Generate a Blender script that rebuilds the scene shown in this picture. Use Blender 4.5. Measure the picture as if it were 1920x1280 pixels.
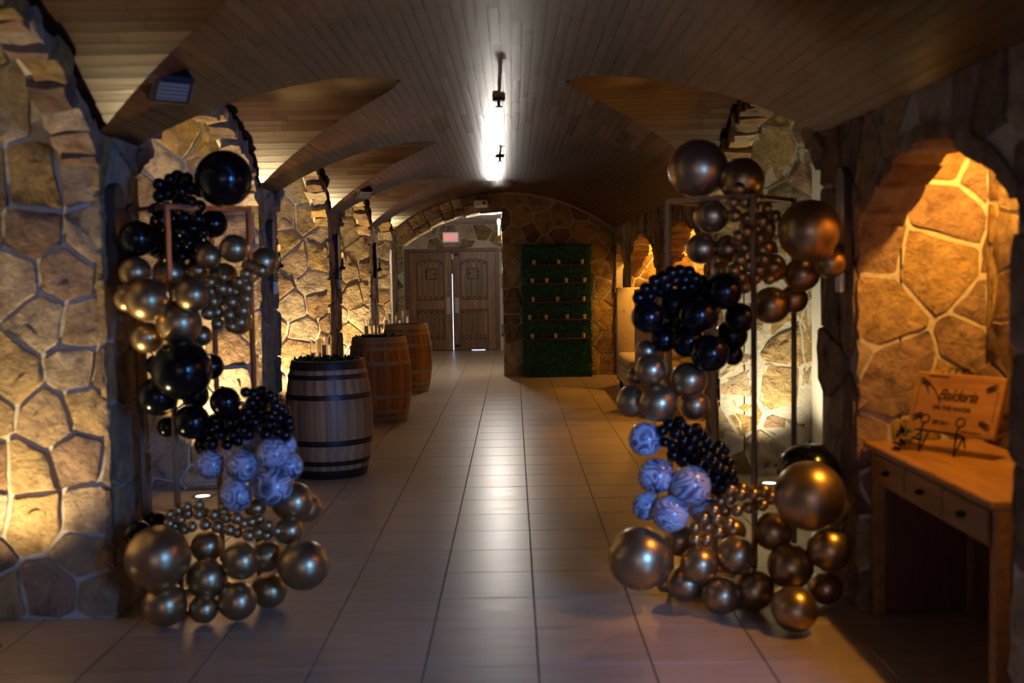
import bpy, math, random
import numpy as np
from mathutils import Vector, Matrix
random.seed(7)
R_ = random.Random(11)
U = R_.uniform

for o in list(bpy.data.objects):
    bpy.data.objects.remove(o)
scn = bpy.context.scene
COL = scn.collection

# ------------------------------------------------------------------ camera
F_PX, CAM_H = 2017.0, 1.57
RHO = math.radians(1.0)
TH = math.atan(126.0 / F_PX)
PSI = math.atan(4.2 / F_PX)
CAM = Vector((0, 0, CAM_H))
FW = Vector((-math.sin(PSI) * math.cos(TH), math.cos(PSI) * math.cos(TH), -math.sin(TH)))
R0 = Vector((math.cos(PSI), math.sin(PSI), 0))
U0 = R0.cross(FW)
RV = R0 * math.cos(RHO) - U0 * math.sin(RHO)
UV = U0 * math.cos(RHO) + R0 * math.sin(RHO)
cam_d = bpy.data.cameras.new('camera')
cam_d.sensor_width = 36.0
cam_d.lens = F_PX / 1920 * 36
cam_d.clip_start = 0.05
cam_d.dof.use_dof = True
cam_d.dof.focus_distance = 13.0
cam_d.dof.aperture_fstop = 1.9
cam = bpy.data.objects.new('camera', cam_d)
COL.objects.link(cam)
cam.matrix_world = Matrix(((RV.x, UV.x, -FW.x, CAM.x), (RV.y, UV.y, -FW.y, CAM.y), (RV.z, UV.z, -FW.z, CAM.z), (0, 0, 0, 1)))
scn.camera = cam

def ray(px, py):
    return FW + RV * ((px - 960) / F_PX) - UV * ((py - 640) / F_PX)
def at_y(px, py, Y):
    d = ray(px, py); return CAM + d * (Y / d.y)
def at_z(px, py, Z=0.0):
    d = ray(px, py); return CAM + d * ((Z - CAM_H) / d.z)
def at_x(px, py, X):
    d = ray(px, py); return CAM + d * (X / d.x)

# ------------------------------------------------------------------ world and exposure
scn.view_settings.view_transform = 'Standard'
scn.view_settings.look = 'None'
scn.view_settings.gamma = 1.0
scn.view_settings.use_curve_mapping = False
scn.view_settings.exposure = 0.0
w = bpy.data.worlds.new('world'); scn.world = w; w.use_nodes = True
w.node_tree.nodes['Background'].inputs[0].default_value = (0.25, 0.35, 0.8, 1)
w.node_tree.nodes['Background'].inputs[1].default_value = 0.02

def lamp(name, kind, loc, power, color, size=0.05, direction=None, spot=None, blend=0.6, size_y=None):
    d = bpy.data.lights.new(name, kind)
    d.energy = power; d.color = color
    if kind == 'AREA':
        d.shape = 'RECTANGLE'; d.size = size; d.size_y = size_y or size
    else:
        d.shadow_soft_size = size
    if kind == 'SPOT':
        d.spot_size = math.radians(spot); d.spot_blend = blend
    o = bpy.data.objects.new(name, d); COL.objects.link(o); o.location = loc
    if direction is not None:
        o.rotation_euler = Vector(direction).to_track_quat('-Z', 'Y').to_euler()
    return o

P_UP, P_NICHE, P_FARN, P_WIN, P_SCONCE = 420.0, 95.0, 120.0, 250.0, 130.0
BLUE = (0.10, 0.31, 1.0)
AMBER = (1.0, 0.46, 0.07)
WARM = (1.0, 0.74, 0.37)
# bluish daylight read from the balloon highlights, through an added unseen window (window_1 below)
lamp('window_passage_offscreen', 'AREA', (2.5, 0.32, 1.5), P_WIN, BLUE, 0.62, (0, 1, 0), size_y=1.22)
# dim daylight from behind the camera, through an unseen opening added for it
lamp('opening_back_offscreen', 'AREA', (-0.1, -3.08, 1.15), 20.0, (0.88, 0.74, 1.0), 3.2, (0, 1, 0), size_y=1.8)

# ------------------------------------------------------------------ materials
def new_mat(name):
    m = bpy.data.materials.new(name); m.use_nodes = True
    nt = m.node_tree; b = nt.nodes['Principled BSDF']
    return m, nt, b
def plain(name, col, rough=0.5, metal=0.0, emit=None, estr=0.0, spec=0.5, trans=0.0, ior=1.45):
    m, nt, b = new_mat(name)
    b.inputs['Base Color'].default_value = (*col, 1)
    b.inputs['Roughness'].default_value = rough
    b.inputs['Metallic'].default_value = metal
    b.inputs['Specular IOR Level'].default_value = spec
    b.inputs['Transmission Weight'].default_value = trans
    b.inputs['IOR'].default_value = ior
    if emit:
        b.inputs['Emission Color'].default_value = (*emit, 1)
        b.inputs['Emission Strength'].default_value = estr
    return m
def N(nt, t, **kw):
    n = nt.nodes.new(t)
    for k, v in kw.items():
        setattr(n, k, v)
    return n
def ramp(nt, stops, interp='LINEAR'):
    r = N(nt, 'ShaderNodeValToRGB'); r.color_ramp.interpolation = interp
    e = r.color_ramp.elements
    while len(e) < len(stops):
        e.new(0.5)
    for el, (p, c) in zip(e, stops):
        el.position = p; el.color = (*c, 1)
    return r
def mixc(nt, a, b, fac, mode='MIX'):
    n = N(nt, 'ShaderNodeMix', data_type='RGBA', blend_type=mode)
    L = nt.links
    def put(sock, v):
        if hasattr(v, 'is_output'):
            L.new(v, sock)
        elif isinstance(v, (int, float)):
            sock.default_value = v
        else:
            sock.default_value = (*v, 1)
    put(n.inputs[0], fac); put(n.inputs[6], a); put(n.inputs[7], b)
    return n.outputs[2]
def coords(nt, scale, world=True):
    mp = N(nt, 'ShaderNodeMapping'); mp.inputs['Scale'].default_value = scale
    if world:
        g = N(nt, 'ShaderNodeNewGeometry'); nt.links.new(g.outputs['Position'], mp.inputs[0])
    else:
        g = N(nt, 'ShaderNodeTexCoord'); nt.links.new(g.outputs['Object'], mp.inputs[0])
    return mp.outputs[0]
def noise(nt, vec, scale, detail=4, rough=0.55, dist=0.0):
    n = N(nt, 'ShaderNodeTexNoise'); n.inputs['Scale'].default_value = scale
    n.inputs['Detail'].default_value = detail; n.inputs['Roughness'].default_value = rough
    n.inputs['Distortion'].default_value = dist
    nt.links.new(vec, n.inputs['Vector'])
    return n
def bump(nt, b, h, strength, dist=0.02, prev=None):
    n = N(nt, 'ShaderNodeBump'); n.inputs['Strength'].default_value = strength
    n.inputs['Distance'].default_value = dist
    nt.links.new(h, n.inputs['Height'])
    if prev: nt.links.new(prev, n.inputs['Normal'])
    nt.links.new(n.outputs[0], b.inputs['Normal'])
    return n.outputs[0]

def stone_mat():
    m, nt, b = new_mat('sandstone')
    oi = N(nt, 'ShaderNodeObjectInfo')
    r = ramp(nt, [(0.0, (.40, .29, .18)), (.14, (.46, .31, .12)), (.26, (.25, .17, .115)), (.38, (.50, .40, .28)), (.50, (.36, .245, .17)),
                  (.62, (.48, .34, .17)), (.74, (.30, .19, .105)), (.86, (.43, .33, .225))], 'CONSTANT')
    nt.links.new(oi.outputs['Random'], r.inputs[0])
    v = coords(nt, (1, 1, 1))
    n1 = noise(nt, v, 7, 5, .6, .6)
    r1 = ramp(nt, [(.3, (.50, .44, .38)), (.5, (1, 1, 1)), (.72, (1.3, 1.2, 1.04))])
    nt.links.new(n1.outputs[0], r1.inputs[0])
    c = mixc(nt, r.outputs[0], r1.outputs[0], 1.0, 'MULTIPLY')
    n2 = noise(nt, v, 34, 6, .7)
    r2 = ramp(nt, [(.30, (.5, .42, .36)), (.48, (1, 1, 1))])
    nt.links.new(n2.outputs[0], r2.inputs[0])
    c = mixc(nt, c, r2.outputs[0], .55, 'MULTIPLY')
    nt.links.new(c, b.inputs['Base Color'])
    b.inputs['Roughness'].default_value = .88
    b.inputs['Specular IOR Level'].default_value = .2
    n3 = noise(nt, v, 11, 8, .66, .4)
    p = bump(nt, b, n3.outputs[0], 1.0, .075)
    bump(nt, b, n2.outputs[0], .5, .012, p)
    return m
def mortar_mat():
    m, nt, b = new_mat('mortar')
    v = coords(nt, (1, 1, 1)); n1 = noise(nt, v, 22, 6, .7)
    r1 = ramp(nt, [(.3, (.40, .36, .29)), (.7, (.56, .51, .43))])
    nt.links.new(n1.outputs[0], r1.inputs[0]); nt.links.new(r1.outputs[0], b.inputs['Base Color'])
    b.inputs['Roughness'].default_value = .95
    bump(nt, b, n1.outputs[0], .6, .02)
    return m
def wood_mat(name, cols, scale, rough=.3, rnd=True, world=True, coat=0.0, bumps=.08):
    m, nt, b = new_mat(name)
    v = coords(nt, scale, world)
    n1 = noise(nt, v, 1.0, 6, .6, .8)
    r1 = ramp(nt, [(.25, cols[0]), (.5, cols[1]), (.75, cols[2])])
    nt.links.new(n1.outputs[0], r1.inputs[0]); c = r1.outputs[0]
    if rnd:
        oi = N(nt, 'ShaderNodeObjectInfo')
        r2 = ramp(nt, [(0, (.68, .65, .62)), (.5, (1, 1, 1)), (1, (1.3, 1.25, 1.17))])
        if name.startswith('ceiling'):
            mr = N(nt, 'ShaderNodeMapRange'); mr.inputs[3].default_value = rough - .015; mr.inputs[4].default_value = rough + .03
            nt.links.new(oi.outputs['Random'], mr.inputs[0]); nt.links.new(mr.outputs[0], b.inputs['Roughness'])
        nt.links.new(oi.outputs['Random'], r2.inputs[0])
        c = mixc(nt, c, r2.outputs[0], 1.0, 'MULTIPLY')
    nt.links.new(c, b.inputs['Base Color'])
    b.inputs['Roughness'].default_value = rough
    b.inputs['Coat Weight'].default_value = coat
    b.inputs['Coat Roughness'].default_value = .15
    bump(nt, b, n1.outputs[0], bumps, .01)
    return m
CW = [(.018, .0057, .002), (.042, .014, .0045), (.072, .027, .009)]
M = {}
M['stone'] = stone_mat()
M['mortar'] = mortar_mat()
M['plank_y'] = wood_mat('ceiling_oak_long', CW, (46, 2.2, 46), .27)
M['plank_x'] = wood_mat('ceiling_oak_cross', CW, (2.2, 46, 46), .27)
M['plaster'] = plain('white_plaster', (.62, .60, .56), .9)
M['barrel'] = wood_mat('barrel_oak', [(.15, .066, .024), (.31, .152, .058), (.44, .24, .105)], (26, 26, 2.2), .5, world=False)
M['hoop_dark'] = plain('bronze_hoop', (.055, .036, .030), .42, .8)
M['hoop_grey'] = plain('galvanised_hoop', (.34, .31, .27), .5, .6)
M['door'] = wood_mat('door_oak', [(.045, .016, .004), (.145, .060, .014), (.27, .122, .030)], (30, 30, 2.0), .42, world=False)
M['door_dark'] = wood_mat('door_frame_oak', [(.06, .022, .010), (.10, .038, .016), (.15, .06, .024)], (38, 38, 2.4), .45, world=False)
M['iron'] = plain('dark_iron', (.02, .015, .012), .5, .7)
M['steel'] = plain('worn_steel_plate', (.25, .22, .18), .42, .8)
M['gold_metal'] = plain('champagne_metal', (.50, .36, .22), .30, 1.0)
M['gold'] = plain('gold_chrome_latex', (.46, .32, .155), .33, .92)
M['black'] = plain('black_latex', (.003, .003, .004), .16, 0, spec=.4)
M['desk'] = wood_mat('desk_pine', [(.16, .07, .02), (.27, .125, .036), (.36, .18, .06)], (24, 2.6, 24), .38, rnd=False, world=True)
M['sign'] = wood_mat('sign_cedar', [(.20, .09, .025), (.36, .17, .05), (.46, .24, .08)], (2.5, 30, 22), .5, rnd=False, world=False)
M['burn'] = plain('burnt_lettering', (.035, .014, .006), .8)
M['vinyl'] = plain('cream_vinyl', (.52, .44, .32), .45)
M['vinyl_d'] = plain('piping_vinyl', (.40, .33, .24), .5)
M['leg'] = plain('black_lacquer', (.01, .008, .007), .35)
M['glass'] = plain('clear_glass', (1, 1, 1), .02, 0, trans=1.0, ior=1.45)
M['water'] = plain('water', (.95, .97, 1), .01, 0, trans=1.0, ior=1.33)
M['leafbox'] = plain('boxwood_leaf', (.008, .105, .050), .5)
M['leaf'] = plain('garland_leaf', (.010, .028, .010), .5)
M['shelf'] = wood_mat('shelf_stain', [(.06, .018, .012), (.09, .026, .017), (.12, .036, .022)], (3, 30, 30), .5, rnd=False)
M['white'] = plain('white_enamel', (.72, .70, .66), .45)
M['cup'] = plain('cream_wax', (.55, .45, .32), .5)
M['blackbox'] = plain('black_housing', (.010, .010, .012), .5)
M['lens_off'] = plain('unlit_lens', (.12, .12, .15), .3)
M['niche_wood'] = plain('dark_niche_wood', (.055, .030, .018), .7)
M['bulb'] = plain('flame_bulb', (1, .7, .3), .3, emit=(1, .46, .07), estr=1.0)
M['bulb_w'] = plain('candle_bulb', (1, .95, .9), .3, emit=(1, .93, .82), estr=40)
M['uplens'] = plain('lit_lens', (1, 1, 1), .3, emit=(1, .94, .85), estr=6)
M['exit_face'] = plain('exit_panel', (.85, .75, .72), .4, emit=(1, .55, .50), estr=.25)
M['exit_red'] = plain('exit_letters', (.9, .15, .12), .4, emit=(1, .16, .14), estr=1.0)
M['day'] = plain('daylight_sliver', (.8, .85, 1), .5, emit=(.55, .66, 1), estr=5.0)
M['ribbon'] = plain('black_ribbon', (.012, .009, .008), .6)
M['pane'] = plain('window_pane', (.8, .88, 1), .05, trans=1.0)

def tile_mat():
    m, nt, b = new_mat('floor_tile')
    oi = N(nt, 'ShaderNodeObjectInfo')
    v = coords(nt, (1.2, 7, 1)); n1 = noise(nt, v, 2.2, 6, .6, .7)
    r1 = ramp(nt, [(.25, (.30, .225, .155)), (.5, (.37, .285, .20)), (.78, (.43, .34, .25))])
    nt.links.new(n1.outputs[0], r1.inputs[0])
    r2 = ramp(nt, [(0, (.90, .89, .88)), (1, (1.06, 1.06, 1.06))]); nt.links.new(oi.outputs['Random'], r2.inputs[0])
    c = mixc(nt, r1.outputs[0], r2.outputs[0], 1, 'MULTIPLY')
    nt.links.new(c, b.inputs['Base Color'])
    rr = N(nt, 'ShaderNodeMapRange'); rr.inputs[3].default_value = .24; rr.inputs[4].default_value = .40
    nt.links.new(n1.outputs[0], rr.inputs[0]); nt.links.new(rr.outputs[0], b.inputs['Roughness'])
    b.inputs['Specular IOR Level'].default_value = .5
    bump(nt, b, n1.outputs[0], .05, .01)
    return m
M['tile'] = tile_mat()
M['grout'] = plain('grout', (.07, .05, .04), .95)
def marble_mat():
    m, nt, b = new_mat('marbled_latex')
    oi = N(nt, 'ShaderNodeObjectInfo')
    tc = N(nt, 'ShaderNodeTexCoord')
    add = N(nt, 'ShaderNodeVectorMath', operation='ADD')
    mul = N(nt, 'ShaderNodeVectorMath', operation='SCALE'); mul.inputs[3].default_value = 9.0
    cv = N(nt, 'ShaderNodeCombineXYZ')
    for i in range(3): nt.links.new(oi.outputs['Random'], cv.inputs[i])
    nt.links.new(cv.outputs[0], mul.inputs[0]); nt.links.new(tc.outputs['Object'], add.inputs[0]); nt.links.new(mul.outputs[0], add.inputs[1])
    n1 = noise(nt, add.outputs[0], .55, 0.0, .4, 1.6)
    m1 = N(nt, 'ShaderNodeMath', operation='MULTIPLY'); m1.inputs[1].default_value = 44.0; nt.links.new(n1.outputs[0], m1.inputs[0])
    m2 = N(nt, 'ShaderNodeMath', operation='SINE'); nt.links.new(m1.outputs[0], m2.inputs[0])
    n2 = noise(nt, add.outputs[0], .9, 0.0, .5, .8)
    mr = N(nt, 'ShaderNodeMapRange'); mr.inputs[1].default_value = -1; mr.inputs[2].default_value = 1; mr.inputs[3].default_value = 0; mr.inputs[4].default_value = .55
    nt.links.new(m2.outputs[0], mr.inputs[0])
    m3 = N(nt, 'ShaderNodeMath', operation='MULTIPLY_ADD'); m3.inputs[1].default_value = .9; nt.links.new(n2.outputs[0], m3.inputs[0]); nt.links.new(mr.outputs[0], m3.inputs[2])
    r = ramp(nt, [(.25, (.05, .05, .08)), (.5, (.15, .155, .21)), (.72, (.29, .30, .37)), (.95, (.56, .57, .64))])
    nt.links.new(m3.outputs[0], r.inputs[0]); nt.links.new(r.outputs[0], b.inputs['Base Color'])
    b.inputs['Roughness'].default_value = .18
    return m
M['marble'] = marble_mat()

# ------------------------------------------------------------------ mesh helpers
def link(name, me, parent=None, loc=None, mat=None, smooth=False):
    if mat is not None and len(me.materials) == 0:
        me.materials.append(mat)
    if smooth:
        me.polygons.foreach_set('use_smooth', [True] * len(me.polygons))
    o = bpy.data.objects.new(name, me); COL.objects.link(o)
    if parent is not None: o.parent = parent
    if loc is not None: o.location = loc
    return o
def tag(o, label=None, cat=None, group=None, kind=None):
    if label: o['label'] = label
    if cat: o['category'] = cat
    if group: o['group'] = group
    if kind: o['kind'] = kind
    return o
def thing(name, label, cat, loc=(0, 0, 0), rz=0.0, group=None, kind=None):
    o = bpy.data.objects.new(name, None); COL.objects.link(o)
    o.location = loc; o.rotation_euler = (0, 0, rz); o.empty_display_size = .1
    return tag(o, label, cat, group, kind)
class MB:
    def __init__(s): s.v = []; s.f = []
    def add(s, vs, fs):
        k = len(s.v); s.v += [tuple(p) for p in vs]; s.f += [tuple(i + k for i in f) for f in fs]; return s
    def hexa(s, p):   # 8 points: bottom ring 0-3, top ring 4-7
        return s.add(p, [(3, 2, 1, 0), (4, 5, 6, 7), (0, 1, 5, 4), (1, 2, 6, 5), (2, 3, 7, 6), (3, 0, 4, 7)])
    def box(s, lo, hi, mat=None):
        x0, y0, z0 = lo; x1, y1, z1 = hi
        p = [(x0, y0, z0), (x1, y0, z0), (x1, y1, z0), (x0, y1, z0), (x0, y0, z1), (x1, y0, z1), (x1, y1, z1), (x0, y1, z1)]
        if mat is not None: p = [mat @ Vector(q) for q in p]
        return s.hexa(p)
    def bbox(s, lo, hi, b=.006):   # chamfered box
        x0, y0, z0 = lo; x1, y1, z1 = hi
        b = min(b, .45 * min(x1 - x0, y1 - y0, z1 - z0))
        rings = [(z0, b), (z0 + b, 0), (z1 - b, 0), (z1, b)]
        vs = []
        for z, i in rings:
            xa, xb, ya, yb = x0 + i, x1 - i, y0 + i, y1 - i
            c = b * .6 if i == 0 else 0
            vs += [(xa + c, ya, z), (xb - c, ya, z), (xb, ya + c, z), (xb, yb - c, z), (xb - c, yb, z), (xa + c, yb, z), (xa, yb - c, z), (xa, ya + c, z)]
        fs = [tuple(range(7, -1, -1)), tuple(range(24, 32))]
        for k in range(3):
            for j in range(8):
                a = k * 8 + j; c2 = k * 8 + (j + 1) % 8
                fs.append((a, c2, c2 + 8, a + 8))
        return s.add(vs, fs)
    def lathe(s, prof, n=24, c=(0, 0, 0), cap0=True, cap1=True):
        vs = []
        for r, z in prof:
            for i in range(n):
                a = 2 * math.pi * i / n
                vs.append((c[0] + r * math.cos(a), c[1] + r * math.sin(a), c[2] + z))
        fs = []
        for k in range(len(prof) - 1):
            for i in range(n):
                j = (i + 1) % n
                fs.append((k * n + i, k * n + j, (k + 1) * n + j, (k + 1) * n + i))
        if cap0: fs.append(tuple(range(n - 1, -1, -1)))
        if cap1: fs.append(tuple((len(prof) - 1) * n + i for i in range(n)))
        return s.add(vs, fs)
    def tube(s, pts, r, n=8, closed=False):
        pts = [Vector(p) for p in pts]; m = len(pts); vs = []
        up = None
        for i, p in enumerate(pts):
            if closed: d = pts[(i + 1) % m] - pts[i - 1]
            else: d = pts[min(i + 1, m - 1)] - pts[max(i - 1, 0)]
            d.normalize()
            if up is None or abs(up.dot(d)) > .95: up = Vector((0, 0, 1)) if abs(d.z) < .9 else Vector((1, 0, 0))
            a = d.cross(up).normalized(); b = a.cross(d).normalized(); up = b
            for k in range(n):
                t = 2 * math.pi * (k + .5) / n
                vs.append(p + a * (r * math.cos(t)) + b * (r * math.sin(t)))
        fs = []
        for i in range(m if closed else m - 1):
            for k in range(n):
                a0 = i * n + k; a1 = i * n + (k + 1) % n; j = (i + 1) % m
                fs.append((a0, a1, j * n + (k + 1) % n, j * n + k))
        if not closed: fs += [tuple(range(n - 1, -1, -1)), tuple((m - 1) * n + k for k in range(n))]
        return s.add(vs, fs)
    def sphere(s, c, r, n=12, m=8, sq=(1, 1, 1)):
        vs = [(c[0], c[1], c[2] - r * sq[2])]
        for i in range(1, m):
            t = math.pi * i / m
            for k in range(n):
                a = 2 * math.pi * k / n
                vs.append((c[0] + r * sq[0] * math.sin(t) * math.cos(a), c[1] + r * sq[1] * math.sin(t) * math.sin(a), c[2] - r * sq[2] * math.cos(t)))
        vs.append((c[0], c[1], c[2] + r * sq[2])); e = len(vs) - 1
        fs = [(0, 1 + (k + 1) % n, 1 + k) for k in range(n)]
        for i in range(m - 2):
            for k in range(n):
                a = 1 + i * n + k; b = 1 + i * n + (k + 1) % n
                fs.append((a, b, b + n, a + n))
        fs += [(e, 1 + (m - 2) * n + k, 1 + (m - 2) * n + (k + 1) % n) for k in range(n)]
        return s.add(vs, fs)
    def prism(s, pts, y0, y1):   # polygon in x,z extruded along y
        n = len(pts)
        vs = [(p[0], y0, p[1]) for p in pts] + [(p[0], y1, p[1]) for p in pts]
        fs = [tuple(range(n)), tuple(range(2 * n - 1, n - 1, -1))]
        for i in range(n):
            j = (i + 1) % n
            fs.append((i, i + n, j + n, j))
        return s.add(vs, fs)
    def mesh(s, name='m'):
        me = bpy.data.meshes.new(name); me.from_pydata(s.v, [], s.f); me.update(); return me
    def build(s, name, mat, parent=None, loc=None, smooth=False, centre=False):
        if centre:
            c = sum((Vector(p) for p in s.v), Vector()) / len(s.v)
            s.v = [tuple(Vector(p) - c) for p in s.v]; loc = c
        return link(name, s.mesh(name), parent, loc, mat, smooth)
def autosmooth(o, ang=40):
    me = o.data
    me.polygons.foreach_set('use_smooth', [True] * len(me.polygons))
    try: me.set_sharp_from_angle(angle=math.radians(ang))
    except Exception: pass
    return o
def text_mesh(txt, size, shear=0.0, space=1.0, extrude=.0008, offset=0.0):
    cu = bpy.data.curves.new('lettering', 'FONT'); cu.body = txt; cu.size = size; cu.shear = shear
    cu.space_character = space; cu.align_x = 'CENTER'; cu.align_y = 'CENTER'; cu.extrude = extrude; cu.offset = offset
    cu.resolution_u = 3
    o = bpy.data.objects.new('lettering', cu); COL.objects.link(o)
    dg = bpy.context.evaluated_depsgraph_get()
    me = bpy.data.meshes.new_from_object(o.evaluated_get(dg))
    bpy.data.objects.remove(o); bpy.data.curves.remove(cu)
    me.materials.clear()
    return me

# ------------------------------------------------------------------ hall geometry
XL, XR = -1.86, 1.54          # faces of the two long walls
XC, RM = -0.16, 2.82          # main vault: circle about (XC, z=0)
ZS = 2.25
Y_END = 16.5                  # stone wall across the hall
Y_DOOR = 22.4
def zmain(x): return math.sqrt(max(0, RM * RM - (x - XC) ** 2))
class Bay:
    def __init__(s, y0, y1, za, side, zo=2.10, zp=2.65):
        s.y0, s.y1, s.za, s.side = y0, y1, za, side
        s.yc = (y0 + y1) / 2; s.h = (y1 - y0) / 2
        rise = za - 2.27; s.Rc = (s.h ** 2 + rise ** 2) / (2 * rise)
        s.zo, s.zp = zo, zp; ri = zp - zo; s.Ro = (s.h ** 2 + ri ** 2) / (2 * ri)
    def zc(s, y): return s.za - s.Rc + math.sqrt(max(0, s.Rc ** 2 - (y - s.yc) ** 2))
    def w(s, z):
        if z >= s.za: return 0.0
        k = s.Rc ** 2 - (z - s.za + s.Rc) ** 2
        return min(s.h, math.sqrt(max(0, k))) if z > 2.27 else s.h
    def xg(s, z):
        q = math.sqrt(max(0, RM ** 2 - z * z))
        return XC - q if s.side < 0 else XC + q
    def zopen(s, y): return s.zp - s.Ro + math.sqrt(max(0, s.Ro ** 2 - (y - s.yc) ** 2))
LB = [Bay(2.4, 4.92, 2.77, -1), Bay(5.45, 7.98, 2.77, -1), Bay(8.6, 11.0, 2.77, -1), Bay(11.72, 14.15, 2.77, -1),
      Bay(14.9, 16.5, 2.70, -1, 2.12, 2.60)]
RB = [Bay(5.47, 8.2, 2.77, 1)]
PIERS = [(4.92, 5.45), (7.98, 8.6), (11.0, 11.72), (14.15, 14.9)]

# ------------------------------------------------------------------ floor
floor = MB().box((-3.2, -3.2, -.06), (3.8, 23.2, -.004)).build('floor', M['grout'])
tag(floor, 'beige ceramic floor tiles with dark joints along the hall', 'floor', kind='structure')
TS = .457; g = .0028
def tile_rows():
    out = []
    for i in range(-8, 9):
        for j in range(-16, 42):
            x0 = .074 + i * TS; y0 = 4.234 + j * TS
            if x0 < -3.15 or x0 > 3.3 or y0 < -3.1 or y0 > 22.3: continue
            out.append((x0, y0))
    return out
def project(p):
    d = Vector(p) - CAM; k = d.dot(FW)
    if k <= .05: return None
    return 960 + F_PX * d.dot(RV) / k, 640 - F_PX * d.dot(UV) / k
tm = MB().bbox((g, g, -.01), (TS - g, TS - g, 0), .0018).mesh('tile')
tm.materials.append(M['tile'])
vis, rest = [], []
for (x0, y0) in tile_rows():
    inview = False
    for a in (0, TS):
        for b_ in (0, TS):
            p = project((x0 + a, y0 + b_, 0))
            if p and -20 < p[0] < 1940 and p[1] < 1300 and -2.95 < x0 + TS / 2 < 2.3: inview = True
    (vis if inview else rest).append((x0, y0))
vis.sort(key=lambda t: t[1])
for (x0, y0) in vis[:300]:
    link('tile', tm, floor, (x0, y0, 0))
mb = MB()
for (x0, y0) in vis[300:] + rest:
    mb.bbox((x0 + g, y0 + g, -.01), (x0 + TS - g, y0 + TS - g, 0), .0018)
tag(mb.build('tiles', M['tile'], floor), kind='stuff')

# ------------------------------------------------------------------ stonework
def clip(poly, p, n):
    out = []
    for i in range(len(poly)):
        a = poly[i]; b = poly[(i + 1) % len(poly)]
        da = (a[0] - p[0]) * n[0] + (a[1] - p[1]) * n[1]; db = (b[0] - p[0]) * n[0] + (b[1] - p[1]) * n[1]
        if da >= 0: out.append(a)
        if (da >= 0) != (db >= 0):
            t = da / (da - db); out.append((a[0] + t * (b[0] - a[0]), a[1] + t * (b[1] - a[1])))
    return out
def inside(pt, poly):
    x, y = pt; c = False; n = len(poly)
    for i in range(n):
        x0, y0 = poly[i]; x1, y1 = poly[(i + 1) % n]
        if (y0 > y) != (y1 > y) and x < (x1 - x0) * (y - y0) / (y1 - y0) + x0: c = not c
    return c
def nearest(pt, poly):
    best = None
    for i in range(len(poly)):
        a = poly[i]; b = poly[(i + 1) % len(poly)]
        ex, ey = b[0] - a[0], b[1] - a[1]; L = ex * ex + ey * ey
        if L < 1e-12: continue
        t = max(0, min(1, ((pt[0] - a[0]) * ex + (pt[1] - a[1]) * ey) / L))
        q = (a[0] + t * ex, a[1] + t * ey); d = math.hypot(q[0] - pt[0], q[1] - pt[1])
        if best is None or d < best[0]: best = (d, q)
    return best
def area(poly):
    return .5 * sum(poly[i][0] * poly[(i + 1) % len(poly)][1] - poly[(i + 1) % len(poly)][0] * poly[i][1] for i in range(len(poly)))
def stone_from_poly(poly, O, ux, uy, un, parent, rnd, proud=(.004, .016), gap=.007):
    A = abs(area(poly))
    if A < .0022: return
    cx = sum(p[0] for p in poly) / len(poly); cy = sum(p[1] for p in poly) / len(poly)
    # resample the outline to a ring with slightly wandering, rounded edges
    pts = []
    for i in range(len(poly)):
        a = poly[i]; b = poly[(i + 1) % len(poly)]
        L = math.hypot(b[0] - a[0], b[1] - a[1])
        k = 1 if L < .07 else (2 if L < .22 else 3)
        for q in range(k):
            t = (q + (.12 if q == 0 and L > .05 else 0)) / k
            pts.append((a[0] + t * (b[0] - a[0]), a[1] + t * (b[1] - a[1])))
        if L > .05: pts.append((a[0] + .88 * (b[0] - a[0]), a[1] + .88 * (b[1] - a[1])))
    size = math.sqrt(A); n = len(pts); ring = []
    for (x, y) in pts:
        dx, dy = x - cx, y - cy; L = math.hypot(dx, dy) + 1e-9
        s = max(.3, 1 - (gap + rnd.uniform(0, .010)) / L)
        ring.append((cx + dx * s, cy + dy * s))
    h = rnd.uniform(*proud); tx, ty = rnd.uniform(-.05, .05), rnd.uniform(-.05, .05)
    def P(x, y, z): return O + ux * x + uy * y + un * z
    vs = [P(x, y, -.012) for (x, y) in ring]
    vs += [P(x, y, h * rnd.uniform(.7, .95)) for (x, y) in ring]
    for (x, y) in ring:
        k = .945 + rnd.uniform(-.03, .02)
        px, py = cx + (x - cx) * k, cy + (y - cy) * k
        vs.append(P(px, py, max(.006, h + (px - cx) * tx + (py - cy) * ty + rnd.uniform(-.005, .005))))
    for (x, y) in ring[::2]:
        k = .42 + rnd.uniform(-.1, .1)
        px, py = cx + (x - cx) * k, cy + (y - cy) * k
        vs.append(P(px, py, max(.006, h * 1.12 + (px - cx) * tx + (py - cy) * ty + rnd.uniform(-.010, .010))))
    fs = []
    for i in range(n):
        j = (i + 1) % n
        fs.append((i, j, n + j, n + i)); fs.append((n + i, n + j, 2 * n + j, 2 * n + i))
    m = (n + 1) // 2
    for i in range(n):
        j = (i + 1) % n; a = 3 * n + i // 2; b = 3 * n + (j // 2)
        fs.append((2 * n + i, 2 * n + j, a) if a == b else (2 * n + i, 2 * n + j, b, a))
    fs.append(tuple(3 * n + i for i in range(m)))
    c = P(cx, cy, 0)
    mb = MB(); mb.v = [tuple(v - c) for v in vs]; mb.f = fs
    o = mb.build('stone', M['stone'], parent, c, smooth=False)
    return autosmooth(o, 34)
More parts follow.
